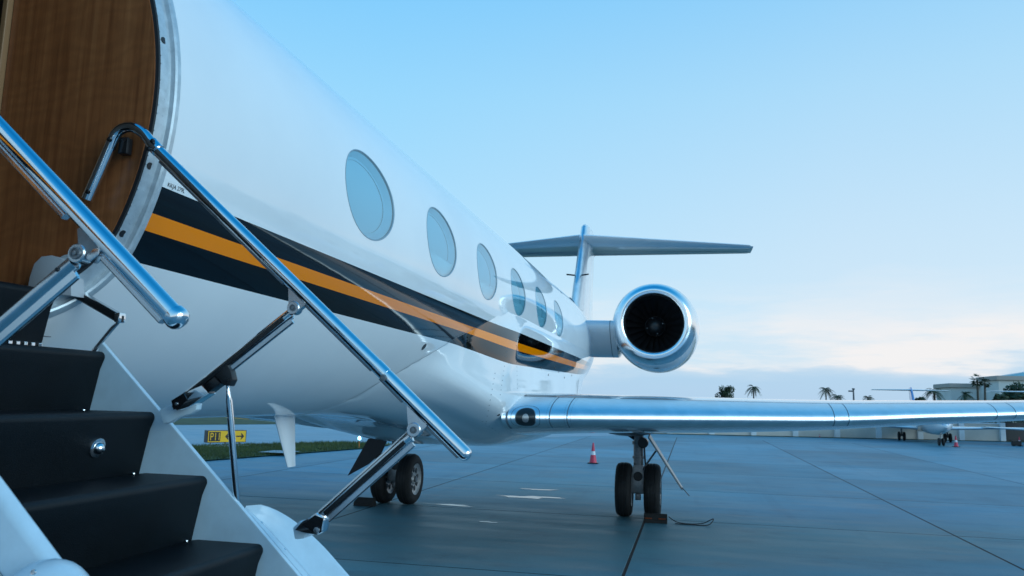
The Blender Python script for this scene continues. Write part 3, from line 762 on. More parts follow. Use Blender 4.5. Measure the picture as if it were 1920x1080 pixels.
# tailplane
SZ = 6.43
for s_ in (1, -1):
    def tail_sec(q):
        X = FX + s_ * (.06 + 4.84 * q); ch = 2.75 * (1 - q) + 1.40 * q; th = .20 * (1 - q) + .09 * q; yl = 21.72 + 2.28 * q; e_ = 0
        if q > .985: ch *= .84; th *= .45; e_ = .14
        return X, yl + e_, ch, th, 6.56 + .06 * q, -.09 * (1 - q) + .015 * q
    S = []
    for q in list(np.linspace(0, .975, 13)) + [.99, 1.0]:
        X, yl, ch, th, zl, dr = tail_sec(q)
        S.append([p + Vector((0, 0, dr * (p.y - yl) / ch)) for p in foil((X, yl, zl), ch, th, (0, 0, 1))])
    tp = MB().loft(S).build('tailplane', M['white'], jet, smooth=50)
    V = []
    for q in (.02, .97):
        X, yl, ch, th, zl, dr = tail_sec(q); c_ = .62; z = zl + dr * c_ - th / 2 * g_af(c_) - .004; V += [(X, yl + c_ * ch - .02, z), (X, yl + c_ * ch + .02, z + .003)]
    MB().add(V, [(0, 1, 3, 2)]).build('elevator_gap', M['seam'], tp, smooth=0)
MB().loft([[(FX + r * math.cos(a), y, 6.55 + r * .9 * math.sin(a)) for a in [2 * math.pi * k / 16 for k in range(16)]] for y, r in ((22.0, .01), (22.2, .10), (22.8, .17), (24.0, .16), (24.9, .03))]).build('bullet_fairing', M['white'], fin)
# dorsal scoop ahead of the fin
zt = fus(20.0)[2] + fus(20.0)[1]
MB().loft([[(FX + a * .17, 19.6, zt - .05), (FX + a * .14, 19.55, zt + .38), (FX + a * .05, 19.5, zt + .48)][::1] + [(FX + .0, 21.2, zt + .3)] for a in (-1, 1)]).build('dorsal_scoop', M['steel'], fin, smooth=0)
for sx_ in (-1, 1):
    MB().tube([(FX + sx_ * .10, 21.2, 5.32), (FX + sx_ * .30, 21.05, 5.32)], .022, 8).build('static_probe', M['darkmetal'], fin)

# blade antenna under the belly, two more behind it on the roofline stay hidden
def blade(name, x, y0, y1, z0, z1, sweep, m):
    S = [foil((x, y0 + sweep * q, z0 + (z1 - z0) * q), (y1 - y0) * (1 - .62 * q), .05 * (1 - .5 * q), (1, 0, 0), 8) for q in np.linspace(0, 1, 6)]
    return MB().loft(S).build(name, m, jet, smooth=50)
# blade seen nearly edge on: thickness lies across, so it is a broad vertical plate set across the airflow's side
aw0, aw1, at0, at1 = px(512, 782, 'X', FX), px(550, 782, 'X', FX), px(540, 878, 'X', FX), px(556, 876, 'X', FX)
blade('belly_antenna', FX, 5.28, 5.60, 1.715, 1.305, .26, M['white'])

# landing gear ------------------------------------------
GY = 13.36
def main_gear(cx, s_):
    b = MB(); b.tube([(cx, GY, 1.55), (cx, GY, .80)], .082, 20); b.tube([(cx, GY, .98), (cx, GY, .94)], .10, 20)
    b.tube([(cx, GY, 1.22), (cx, GY, 1.17)], .105, 20)
    b.tube([(cx, GY, .80), (cx, GY, .42)], .060, 16)
    g = b.build('main_gear', M['steel'], jet)
    b = MB()      # lower fork housing, pale
    b.loft([[(cx + w * ux, GY + d * uy - .02, z) for ux, uy in ((-1, -1), (1, -1), (1, 1), (-1, 1))] for z, w, d in ((.84, .08, .09), (.72, .10, .10), (.60, .125, .12), (.42, .125, .12), (.38, .11, .10))])
    b.build('axle_housing', M['wheel'], g, bevel=.02)
    MB().tube([(cx, GY - .145, .66), (cx, GY - .10, .66)], .075, 20).build('torque_link_eye', M['black'], g)
    MB().tube([(cx - .36, GY, .43), (cx + .36, GY, .43)], .055, 14).build('axle', M['steel'], g)
    MB().tube([(cx - .24, GY - .02, 1.50), (cx - .18, GY, 1.34), (cx + .04, GY, 1.20)], .035, 8).build('side_brace', M['darkmetal'], g)
    MB().tube([(cx + .08, GY - .14, 1.20), (cx + .08, GY + .1, 1.20)], .085, 18).build('trunnion', M['darkmetal'], g)
    MB().tube([(cx + .10, GY - .09, 1.15), (cx + .12, GY - .09, .80), (cx + .11, GY - .09, .50)], .014, 8).build('hydraulic_line', M['black'], g)
    MB().box((cx, GY - .11, .33), (.09, .06, .10)).build('brake_manifold', M['steel'], g, bevel=.012)
    for q in (-1, 1):
        wx = cx + q * .232; D = .435
        tp = [(-.125, .27), (-.132, .33), (-.125, .385), (-.10, .417), (-.06, .431), (-.03, .435), (.03, .435), (.06, .431), (.10, .417), (.125, .385), (.132, .33), (.125, .27)]
        ty = MB().lathe(tp, (wx, GY, .433), (1, 0, 0), 48).build('tyre', M['rubber'], g)
        for gr_ in (-.05, 0, .05):
            MB().lathe([(gr_ - .006, .4365), (gr_ + .006, .4365)], (wx, GY, .433), (1, 0, 0), 48).build('tread_groove', M['black'], ty)
        h = MB().lathe([(-.12, .272), (-.10, .25), (-.085, .22), (-.07, .10), (-.10, .07), (-.10, .005)], (wx, GY, .433), (1, 0, 0), 36)
        h.lathe([(.12, .272), (.10, .25), (.085, .22), (.07, .10), (.10, .07), (.10, .005)], (wx, GY, .433), (1, 0, 0), 36)
        rim = h.build('wheel_rim', M['wheel'], g)
        for k in range(8):
            a = 2 * math.pi * k / 8 + .2
            for e_ in (-1, 1):
                c_ = (wx + e_ * .083, GY + .165 * math.cos(a), .433 + .165 * math.sin(a)); rot = Matrix.Rotation(a, 3, 'X')
                MB().box(c_, (.012, .075, .07), rot).build('rim_hole', M['black'], rim, smooth=0, bevel=.004)
    return g
main_gear(FX + 2.15, 1); main_gear(FX - 2.08, -1)
# gear doors: thin panels hanging outboard of each leg
def plate(name, pts, th, m, parent):
    P = [Vector(p) for p in pts]; n = (P[1] - P[0]).cross(P[2] - P[0]).normalized() * th
    return MB().loft([[p - n for p in P], [p + n for p in P]]).build(name, m, parent, smooth=0, bevel=.004)
gd = plate('gear_door', [(-.66, GY - .30, 1.30), (-.66, GY - .02, 1.34), (-.13, GY - .04, .50), (-.13, GY - .24, .49)], .014, M['wheel'], jet)
MB().tube([(-.55, GY - .1, .98 + .1), (-.80, GY - .1, .72)], .016, 8).build('door_rod', M['steel'], gd)
MB().tube([(-.135, GY - .25, .53), (-.02, GY - .24, .40)], .008, 6).build('static_wick', M['steel'], gd)
gd2 = plate('gear_door', [px(x, y, 'Y', GY - .1 + q) for x, y, q in ((691, 822, 0), (728, 822, 0), (716, 848, 0), (692, 870, 0), (652, 892, 0))], .014, M['darkmetal'], jet)
MB().tube([(-5.16, GY, 1.3), (-5.20, GY, .85)], .02, 8).build('door_rod', M['steel'], gd2)
# nose gear
b = MB(); b.tube([(FX, .9, 1.9), (FX, .85, .35)], .06, 14)
ng = b.build('nose_gear', M['steel'], jet)
for q in (-1, 1):
    MB().lathe([(-.08, .14), (-.085, .22), (-.06, .26), (.06, .26), (.085, .22), (.08, .14), (.03, .10), (.03, .01)], (FX + q * .16, .85, .262), (1, 0, 0), 32).build('tyre', M['rubber'], ng)
MB().tube([(FX - .2, .85, .262), (FX + .2, .85, .262)], .03, 10).build('axle', M['steel'], ng)

# ------------------------------------------------------------------ airstair
SLOPE = .905
def line_z(x): return 1.982 - SLOPE * (x + 1.936)
YF, YN = 2.285, 1.535           # inner faces of the far and near side walls
def side_wall(y0, y1, name, parent, dz=.012):
    xa, xb = -1.965, .02
    poly = [(xa, line_z(xa) + dz), (xb, line_z(xb) + dz), (xb + .12, line_z(xb) - .28), (xa - .04, line_z(xa) - .34)]
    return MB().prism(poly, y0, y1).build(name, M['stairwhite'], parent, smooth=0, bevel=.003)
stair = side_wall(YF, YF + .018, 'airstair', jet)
stair['label'] = 'lowered airstair with black steps and chrome handrails'
for k in range(10):            # steps, from the sill down
    nx = -2.150 + .2132 * k if k else -2.062; nz = 2.180 - .1975 * k; P = []
    for i in range(9):         # rounded nose
        a = rad(90 - 100 * i / 8); P.append((nx - .020 + .020 * math.cos(a), nz - .020 + .020 * math.sin(a)))
    foot = (nx - .040, nz - .1975 - .004); back = nx - .2132 - .045
    out = [(back, nz - .004), (back + .03, nz)] + P + [(nx - .014, nz - .06), foot, (foot[0] - .02, foot[1] - .002), (nx - .06, nz - .05), (nx - .09, nz - .022), (back, nz - .022)]
    st = MB().prism(out, YN - .002 if k else YN + .02, YF - .003 if k else 2.178).build('step', M['tread'], stair, smooth=50)
    if k >= 1:
        for yy in (YF - .035,):
            MB().lathe([(-.001, .0065), (.002, .005), (.0026, .0006)], (foot[0] + .006, yy, foot[1] + .006), (.5, 0, 1), 10).build('snap_fastener', M['chrome'], st)
    if k == 2:
        c_ = Vector((nx - .0205, 2.06, nz - .105)); ax = Vector((1, 0, -.18))
        MB().lathe([(-.002, .030), (.003, .0295), (.0045, .023), (.0045, .0185), (.010, .0175), (.018, .013), (.0225, .006), (.023, .0003)], c_, ax, 28).build('courtesy_lamp', M['chrome'], st)
    if k == 4:
        c_ = Vector((nx - .0205, 1.60, nz - .105)); MB().lathe([(-.002, .024), (.003, .0235), (.0045, .0145), (.018, .010), (.023, .0003)], c_, (1, 0, -.15), 24).build('courtesy_lamp', M['chrome'], st)
# piano hinge at the sill
b = MB(); b.box((-2.108, 1.86, 1.986), (.05, .66, .006))
hg = b.build('sill_hinge', M['chrome'], stair, smooth=0)
for k in range(22):
    MB().box((-2.096, 1.545 + .0295 * k, 1.995), (.016, .0150, .013)).build('hinge_knuckle', M['chrome'] if k % 2 else M['chrome'], hg, smooth=0, bevel=.002)
MB().box((-2.108, 1.86, 1.9895), (.03, .66, .004)).build('hinge_gap', M['black'], hg, smooth=0)
# outer tray of the far side: flange with screws, hollow, rounded outer lip
def tray(sgn, ybase, xs0, name, lipw=.175, dz=0):
    S = []
    for j, s_ in enumerate(np.concatenate([np.linspace(0, .22, 16), np.linspace(.28, 1.6, 14)])):
        x = xs0 + s_; q = min(1, s_ / .22); lw = lipw * math.sqrt(max(0, 1 - (1 - q) ** 2)) + .004
        up = .03 * math.sqrt(max(0, 1 - (1 - q) ** 2)); z = line_z(x) + dz
        d = max(lw - .004, .001) / lipw
        prof = [(.0, -.25), (.0, .010), (.012 * d, .013), (.040 * d, .008), (.062 * d, -.012 * d), (.085 * d, -.024 * d), (.110 * d, -.016 * d), (.132 * d, .012 * d + up * .3), (.150 * d, .014 + up), (.162 * d, .016 + up), (.172 * d, .008 + up), (.175 * d, -.02 + up * .4), (.172 * d, -.25)]
        S.append([(x + v_ * .35, ybase + sgn * u_, z + v_) for u_, v_ in prof])
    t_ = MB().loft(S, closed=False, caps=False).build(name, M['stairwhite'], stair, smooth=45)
    b = MB()
    for k in range(9):
        x = xs0 + .055 + .085 * k; b.lathe([(-.002, .0055), (.0012, .0048), (.0016, .0005)], (x, ybase + sgn * .018, line_z(x) + .0145), (.6, 0, .8), 10)
    tag(b.build('screw', M['alu'], t_), kind='stuff')
    return t_
tray(1, YF + .018, -1.385, 'side_tray')
# near side: thicker wall with rounded top edge, and its own tray
S = []
for x in np.linspace(-2.0, .05, 24):
    z = line_z(x) + .050
    S.append([(x + v_ * .3, 1.515 - u_, z + v_) for u_, v_ in ((0, -.36), (0, -.016), (.005, -.005), (.014, 0), (.027, -.004), (.036, -.014), (.040, -.028), (.046, -.36))])
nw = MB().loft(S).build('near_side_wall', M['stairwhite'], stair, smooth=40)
b = MB()
for off in (.068,):
    V = []
    for x in np.linspace(-2.0, -1.30, 12):
        z = line_z(x) + .050 - .115; V += [(x - .03, 1.515 - .0435 - .0008, z), (x - .03, 1.515 - .0435 - .0008, z - .003)]
    b.add(V, [(2 * i, 2 * i + 1, 2 * i + 3, 2 * i + 2) for i in range(11)])
b.build('panel_seam', M['seam'], nw, smooth=0)
b = MB()
for k in range(7):
    x = -1.62 + k * .10; b.lathe([(-.002, .005), (.0012, .0042), (.0016, .0005)], (x, 1.515 - .0452, line_z(x) + .050 - .16), (0, -1, 0), 8)
tag(b.build('screw', M['alu'], nw), kind='stuff')
c0 = px(82, 1132, 'Y', 1.43); sd_ = Vector((.74, 0, -.67)); cap = []; cr = []
for a in np.linspace(-1.5, 0, 9): cap.append(c0 + sd_ * .085 * math.sin(a)); cr.append(.092 * math.cos(a))
MB().tube(cap + [c0 + sd_ * .5, c0 + sd_ * 1.0], cr + [.092, .092], 28).build('corner_fairing', M['stairwhite'], stair, smooth=60)
c_ = px(62, 1073, 'Y', 1.352); MB().lathe([(-.002, .006), (.0015, .005), (.002, .0005)], c_, (0, -1, .3), 10).build('screw', M['alu'], stair)

# handrails
def smooth_path(P, n=8):
    P = [Vector(p) for p in P]; Q = []
    for i in range(len(P) - 1):
        p0, p1, p2, p3 = P[max(i - 1, 0)], P[i], P[i + 1], P[min(i + 2, len(P) - 1)]
        for k in range(n):
            t = k / n; Q.append(.5 * ((2 * p1) + (p2 - p0) * t + (2 * p0 - 5 * p1 + 4 * p2 - p3) * t * t + (-p0 + 3 * p1 - 3 * p2 + p3) * t ** 3))
    return Q + [P[-1]]
YR = 2.205
def R(x, y, Y=YR): return px(x, y, 'Y', Y)
def rail(pts, r, name, parent, Y, channel=True, hook=None):
    P = [R(*q, Y) for q in pts]
    d = (P[-1] - P[-2]).normalized(); end = P[-1]
    tip = [end + d * (r * .5 * k / 3) for k in (0,)]
    rs = [r] * len(P)
    full = P + [end + d * r * math.sin(a) * .9 for a in np.linspace(.25, 1.5, 6)]
    rs += [r * math.cos(a) for a in np.linspace(.25, 1.5, 6)]
    o = MB().tube(full, rs, 24).build(name, M['chrome'], parent, smooth=60)
    return o, P
hr, HP = rail([(300, 286), (420, 404), (560, 541), (715, 694), (800, 779), (872, 851)], .0205, 'handrail', stair, YR)
# the hooked upper end: bend over and run back down to the bulkhead
hook = smooth_path([R(300, 286), R(285, 270), R(268, 249), R(245, 238), R(221, 247), R(206, 276), R(186, 322), R(163, 374)], 6)
MB().tube(hook, .0185, 18).build('hook', M['chrome'], hr, smooth=60)
MB().tube([R(284, 268), R(297, 283)], .0225, 20).build('sleeve', M['chrome'], hr)
for q in ((287, 265), (280, 280), (206, 262), (166, 360)):
    c_ = R(*q, YR - .02); MB().lathe([(0, .008), (.006, .008), (.0085, .004), (.009, .0003)], c_, (0, -1, 0), 12).build('bolt', M['darkmetal'], hr)
# channel strip under the rail, broken at the brackets
def strip(p, q, w, t_, m, parent, name, Y=YR, dz=-.0225):
    a, b_ = R(*p, Y), R(*q, Y); d = (b_ - a).normalized(); n = Vector((0, 1, 0)).cross(d).normalized()
    if n.z > 0: n = -n
    return MB().bar(a + n * -dz, b_ + n * -dz, w, t_, n).build(name, m, parent, smooth=40)
for a_, b_ in (((308, 294), (540, 522)), ((580, 561), (705, 684)), ((722, 700), (764, 743)), ((806, 785), (868, 847))):
    strip(a_, b_, .013, .012, M['steel'], hr, 'channel_strip', dz=-.0200)
MB().tube([R(706, 685), R(724, 703)], .0218, 20).build('sleeve', M['chrome'], hr)
c_ = R(719, 708, YR - .022); MB().lathe([(-.004, .010), (.003, .010), (.004, .006), (.002, .0055), (.002, .0003)], c_, (0, -1, 0), 18).build('pivot_bolt', M['steel'], hr)
def clevis(x, y, Y, r, parent, dirp, rail_px):
    """round bracket boss under the rail with its bolt, webbed to the rail"""
    c_ = R(x, y, Y); q = R(*rail_px, Y); b = MB()
    b.lathe([(-.014, .0003), (-.014, r * .9), (-.012, r), (.012, r), (.014, r * .9), (.014, .0003)], c_, (0, 1, 0), 28)
    d = (q - c_).normalized(); n = Vector((0, 1, 0)).cross(d)
    b.loft([[c_ + n * r * .9 + Vector((0, s_, 0)) * .010, q + n * r * 2.3 + Vector((0, s_, 0)) * .010, q - n * r * 2.3 + Vector((0, s_, 0)) * .010, c_ - n * r * .9 + Vector((0, s_, 0)) * .010] for s_ in (-1, 1)])
    o = b.build('bracket', M['alu'], parent, smooth=40)
    MB().lathe([(0, r * .5), (.003, r * .48), (.003, r * .40), (.0005, r * .38), (.0005, r * .28), (.004, r * .26), (.0045, .0003)], c_ + Vector((0, -.0142, 0)), (0, -1, 0), 22).build('bracket_bolt', M['steel'], parent)
    return c_
clevis(553, 578, YR, .021, hr, None, (567, 548)); clevis(778, 806, YR, .0215, hr, None, (792, 771))
def brace(p, q, w, Y, parent, name='brace', inlay=True):
    a, b_ = R(*p, Y), R(*q, Y); o = MB().bar(a, b_, w, .026, (0, 1, 0), cham=.42).build(name, M['chrome'], parent, smooth=50)
    d = (b_ - a).normalized(); n = Vector((0, 1, 0)).cross(d).normalized()
    if n.z > 0: n = -n
    if inlay:
        L = (b_ - a); MB().bar(a + L * .06 + n * w * .10 + Vector((0, -.0125, 0)), b_ - L * .04 + n * w * .10 + Vector((0, -.0125, 0)), w * .36, .004, (0, 1, 0)).build('inlay', M['inset'], o)
        MB().bar(a + L * .02 + n * w * .62, b_ - L * .02 + n * w * .62, .012, .018, n).build('under_channel', M['alu'], o, smooth=40)
    return o
br1 = brace((546, 588), (352, 742), .034, YR, hr); br2 = brace((770, 818), (604, 966), .036, YR, hr)
# lower ends: black block fittings and white lugs on the stair
def block(pts, Y0_, Y1_, m, parent, name, bev=.003):
    P = [R(*q, Y0_) for q in pts]; return MB().loft([[(p.x, Y0_, p.z) for p in P], [(p.x, Y1_, p.z) for p in P]]).build(name, m, parent, smooth=30, bevel=bev)
block([(322, 752), (345, 735), (378, 722), (392, 738), (352, 764), (332, 770), (322, 764)], YR - .022, YR + .018, M['chrome'], br1, 'end_fitting')
block([(321, 751), (344, 737), (350, 748), (334, 766), (325, 768)], YR - .0245, YR - .021, M['inset'], br1, 'end_inlay', 0)
block([(380, 722), (402, 706), (412, 719), (389, 737)], YR - .024, YR + .016, M['inset'], br1, 'joint_block')
c_ = R(331, 757, YR - .025); MB().lathe([(0, .006), (.003, .005), (.0035, .0003)], c_, (0, -1, 0), 12).build('bolt', M['alu'], br1)
block([(297, 768), (324, 757), (352, 757), (370, 754), (368, 768), (358, 776), (338, 781), (318, 792), (305, 795)], YR + .005, YR + .035, M['stairwhite'], stair, 'brace_lug', .006)
block([(552, 994), (566, 978), (592, 962), (610, 974), (604, 998), (594, 1003), (574, 1000)], YR - .020, YR + .020, M['chrome'], br2, 'end_fitting')
block([(566, 984), (590, 966), (606, 972), (601, 998), (593, 1001)], YR - .0225, YR - .019, M['inset'], br2, 'end_inlay', 0)
c_ = R(594, 994, YR - .023); MB().lathe([(0, .010), (.004, .009), (.0045, .0003)], c_, (0, -1, 0), 16).build('bolt', M['alu'], br2)
block([(548, 990), (562, 976), (578, 992), (570, 1010), (552, 1012)], YR + .0, YR + .07, M['stairwhite'], stair, 'brace_lug', .006)
# upright support rod with its fork
fk = block([(404, 703), (424, 682), (432, 694), (436, 712), (430, 724), (418, 722)], YR - .016, YR + .014, M['black'], br1, 'fork')
c_ = R(427, 713, YR - .017); MB().lathe([(0, .007), (.004, .006), (.0045, .0003)], c_, (0, -1, 0), 12).build('bolt', M['darkmetal'], br1)
r0, r1 = R(427, 722, YR + .005), R(446, 962, 2.315)
rodp = [r0 + (r1 - r0) * t for t in (0, .04, .045, .09, .12, .5, .94, .97, 1)]
MB().tube(rodp, [.005, .005, .0065, .0075, .0105, .0105, .0105, .007, .006], 16).build('support_rod', M['chrome'], stair, smooth=60)
# near handrail
YH = 1.47
nr, NP = rail([(-170, 57), (-60, 175), (60, 304), (180, 433), (328, 592)], .0215, 'handrail', stair, YH)
def RN(x, y): return px(x, y, 'Y', YH)
d_ = (RN(328, 592) - RN(180, 433)).normalized()
MB().lathe([(-.010, .0217), (-.008, .0255), (.006, .0265), (.014, .024), (.020, .018), (.024, .009), (.025, .0003)], RN(330, 594), d_, 28).build('end_cap', M['chrome'], nr, smooth=50)
for a_, b_ in (((-160, 84), (132, 397)), ((204, 474), (314, 592))):
    a, b_ = px(*a_, 'Y', YH), px(*b_, 'Y', YH); d = (b_ - a).normalized(); n = Vector((0, 1, 0)).cross(d).normalized()
    if n.z > 0: n = -n
    MB().bar(a + n * .016, b_ + n * .016, .020, .014, n).build('channel_strip', M['alu'], nr, smooth=40)
c_ = RN(152, 477); b = MB(); rr_ = .0225
b.lathe([(-.016, .0003), (-.016, rr_ * .9), (-.013, rr_), (.013, rr_), (.016, rr_ * .9), (.016, .0003)], c_, (0, 1, 0), 30)
b.build('bracket', M['alu'], nr)
MB().lathe([(0, .0145), (.004, .0135), (.004, .0105), (.0005, .010), (.0005, .005), (.005, .005), (.006, .0003)], c_ + Vector((0, -.0165, 0)), (0, -1, 0), 22).build('bracket_bolt', M['steel'], nr)
web = [(152, 460), (150, 430), (165, 425), (208, 468), (190, 470), (178, 482), (166, 488)]
P = [RN(*q) for q in web]; MB().loft([[(p.x, YH - .010, p.z) for p in P], [(p.x, YH + .012, p.z) for p in P]]).build('bracket_web', M['steel'], nr, smooth=30, bevel=.003)
P = [RN(*q) for q in ((166, 484), (182, 468), (196, 464), (192, 480), (176, 494))]; MB().loft([[(p.x, YH - .012, p.z) for p in P], [(p.x, YH + .012, p.z) for p in P]]).build('bracket_ear', M['alu'], nr, smooth=30, bevel=.004)
def brace_near(p, q, w):
    a, b_ = RN(*p), RN(*q); o = MB().bar(a, b_, w, .030, (0, 1, 0), cham=.42).build('brace', M['alu'], nr, smooth=50)
    d = (b_ - a).normalized(); n = Vector((0, 1, 0)).cross(d).normalized()
    if n.z > 0: n = -n
    MB().bar(a + n * w * .64 + d * .01, b_ + n * w * .64, .010, .022, n).build('under_channel', M['chrome'], o, smooth=40)
    MB().tube([a + n * w * .95 + d * .01, b_ + n * w * .95], .004, 8).build('cable', M['chrome'], o)
    c2 = a + d * .035; MB().lathe([(0, .005), (.003, .0045), (.0035, .0003)], Vector((c2.x, YH - .0155, c2.z)) - n * .004, (0, -1, 0), 10).build('bolt', M['darkmetal'], o)
    return o
brace_near((140, 492), (-90, 690), .038)
# latch on the bulkhead that holds the stowed rail
lt = px(240, 277, 'Y', 2.245)
kb = MB().box((lt.x, 2.232, lt.z), (.035, .03, .06)).build('rail_latch', M['black'], bulk, bevel=.006)
MB().tube([(lt.x + .012, 2.215, lt.z + .022), (lt.x + .02, 2.19, lt.z + .005), (lt.x + .008, 2.20, lt.z - .03)], .006, 10).build('latch_lever', M['darkmetal'], kb)
# hinge arm and its rod at the foot of the opening
aa, ab = px(118, 536, 'Y', 2.255), px(222, 596, 'Y', 2.255)
arm = MB().bar(aa, ab, .028, .026, (0, 1, 0), cham=.2).build('hinge_arm', M['darkmetal'], stair, smooth=30)
MB().bar(aa + Vector((0, 0, .0155)), ab + Vector((0, 0, .0155)), .004, .026, (0, 1, 0)).build('arm_flange', M['alu'], arm)
MB().box((ab.x + .006, 2.255, ab.z), (.022, .032, .034)).build('arm_clevis', M['chrome'], arm, bevel=.006)
MB().box((ab.x + .0178, 2.255, ab.z - .004), (.002, .008, .022)).build('clevis_slot', M['black'], arm, smooth=0)
MB().tube([px(224, 603, 'Y', 2.258), px(212, 614, 'Y', 2.258), px(170, 664, 'Y', 2.258)], [.004, .0075, .0065], 10).build('hinge_rod', M['alu'], arm)

# ------------------------------------------------------------------ things on the apron
def chock(loc, rz, label, orange):
    b = MB(); L, w, h = .36, .15, .14
    b.loft([[(x, -w / 2, 0), (x, w / 2, 0), (x, w / 2, h * .35), (x, w * .18, h), (x, -w * .18, h), (x, -w / 2, h * .35)] for x in (-L / 2, L / 2)])
    o = b.build('wheel_chock', [M['rubber']], smooth=0, bevel=.008); o.location = loc; o.rotation_euler = (0, 0, rz)
    tag(o, label, 'wheel chock')
    if orange:
        for x in (-.11, .10):
            q = MB().add([(x - .055, -w / 2 - .002, .085), (x + .055, -w / 2 - .002, .085), (x + .055, -w * .18 - .012, h * .86), (x - .055, -w * .18 - .012, h * .86)], [(0, 1, 2, 3)])
            m_ = q.build('orange_tape', M['chockorange'], smooth=0); m_.parent = o
            m_.location = (0, 0, -.022)
    return o
gx = FX + 2.15
ck = chock((gx + .30, GY - .55, 0), rad(2), 'black rubber wheel chock with orange tape and a pull rope', True)
rope = smooth_path([(.20, .02, .10), (.32, .0, .03), (.5, -.02, .012), (.72, .05, .02), (.88, .02, .10), (.80, -.05, .015), (.55, -.10, .012), (.30, -.06, .012)], 6)
q = MB().tube(rope, .007, 8).build('pull_rope', M['black']); q.parent = ck
ck2 = chock((FX - 2.45, GY - .52, 0), rad(-4), 'plain black chock at the tyre of the far main gear', False)

def cone(loc, h, label, seg=24, lean=0):
    c_ = empty('traffic_cone', loc, label, 'traffic cone', 'traffic cones on the apron')
    k = h / .72
    MB().box((0, 0, .018 * k), (.36 * k, .36 * k, .036 * k)).build('base', M['black'] if True else None, None, smooth=0, bevel=.01 * k).parent = c_
    MB().lathe([(.036 * k, .135 * k), (.06 * k, .125 * k), (.30 * k, .087 * k)], (0, 0, 0), (0, 0, 1), seg).build('cone_body', M['cone']).parent = c_
    MB().lathe([(.30 * k, .0885 * k), (.43 * k, .068 * k)], (0, 0, 0), (0, 0, 1), seg).build('reflective_band', M['cone_white']).parent = c_
    MB().lathe([(.43 * k, .067 * k), (.50 * k, .056 * k)], (0, 0, 0), (0, 0, 1), seg).build('cone_body', M['cone']).parent = c_
    MB().lathe([(.50 * k, .057 * k), (.56 * k, .047 * k)], (0, 0, 0), (0, 0, 1), seg).build('cone_body', M['cone']).parent = c_
    MB().lathe([(.56 * k, .046 * k), (.71 * k, .024 * k), (.72 * k, .018 * k), (.72 * k, .0005)], (0, 0, 0), (0, 0, 1), seg).build('cone_body', M['cone']).parent = c_
    return c_
cone(px(1112, 869, 'Z', 0), .62, 'red traffic cone with a white band standing behind the fairing and the wheels')
cone(px(1793, 838, 'Z', 0), .58, 'red cone beside the nose wheel of the parked small jet')
cone(px(1912, 836, 'Z', 0), .50, 'red cone next to the black wheeled box', )
cone(px(1537, 820, 'Z', 0), .22, 'very small red marker cone at the foot of the beige wall')
bx = px(1906, 836.5, 'Z', 0)
gb = empty('equipment_box', bx, 'low black equipment box standing beside a red cone', 'equipment box')
MB().box((0, 0, .16), (.42, .3, .24)).build('case', M['black'], None, smooth=0, bevel=.02).parent = gb
for q in (-.14, .14):
    MB().tube([(q, -.17, .05), (q, .17, .05)], .05, 12).build('wheel', M['rubber']).parent = gb

# taxiway sign on its pads
s0, s1 = px(388, 836, 'Z', .05), px(453, 834, 'Z', .05)
dist = Vector((s0.x, s0.y)).length
sdir = Vector((-math.sin(math.atan2(s0.x, s0.y)) * 0 + s0.y, -s0.x, 0)).normalized()   # across the line of sight
sdir = (Matrix.Rotation(rad(20), 3, 'Z') @ sdir)
SW, SH, SD = 1.36, .42, .34
sg = empty('taxiway_sign', (s0.x, s0.y, .03), 'yellow and black taxiway sign reading P11 with two arrows', 'sign', rz=math.atan2(sdir.y, sdir.x))
def local(o, p): o.parent = p; return o
local(MB().box((SW / 2, SD / 2, .12 + SH / 2), (SW, SD, SH)).build('housing', M['black'], None, smooth=0, bevel=.012), sg)
pz = .12
fp = local(MB().box((SW * .66, -.004, pz + SH / 2), (SW * .64, .01, SH * .90)).build('direction_panel', M['yellow'], None, smooth=0), sg)
lp = local(MB().box((SW * .175, -.004, pz + SH / 2), (SW * .33, .01, SH * .90)).build('location_panel', M['yellow'], None, smooth=0), sg)
q = MB().box((SW * .175, -.010, pz + SH / 2), (SW * .29, .006, SH * .76)).build('black_field', M['black'], None, smooth=0); q.parent = lp
tv, tf = text_mesh('P11', .33); w_ = max(v[0] for v in tv); h_ = max(v[1] for v in tv)
q = MB().add([(SW * .175 + (x / w_ - .5) * SW * .245, -.0145, pz + SH / 2 + (y / h_ - .5) * SH * .60) for x, y, z in tv], tf).build('lettering', M['yellow'], None, smooth=0); q.parent = lp
for cx_, sg_ in ((SW * .55, -1), (SW * .83, 1)):
    A_ = [(-.14, -.022), (.05, -.022), (.02, -.12), (.06, -.10), (.15, 0), (.06, .10), (.02, .12), (.05, .022), (-.14, .022)]
    q = MB().add([(cx_ + sg_ * x, -.0105, pz + SH / 2 + y) for x, y in A_], [(0, 1, 7, 8), (1, 2, 3, 4), (1, 4, 7), (4, 5, 6, 7)]).build('arrow', M['black'], None, smooth=0); q.parent = fp
for x in (.18, SW * .5, SW - .18):
    local(MB().tube([(x, SD / 2, 0), (x, SD / 2, .13)], .025, 8).build('leg', M['alu']), sg)
    local(MB().box((x, SD / 2 - .1, .0), (.42, .55, .05)).build('footing', M['concrete_pad'], None, smooth=0), sg)
pd = px(524, 851, 'Z', .03); tag(sheet('concrete_pad', [(pd.x - .45, pd.y - .5), (pd.x + .45, pd.y - .5), (pd.x + .45, pd.y + .5), (pd.x - .45, pd.y + .5)], .10, M['concrete_pad']), 'pale concrete pad set flush in the verge beyond the belly antenna', 'concrete pad')

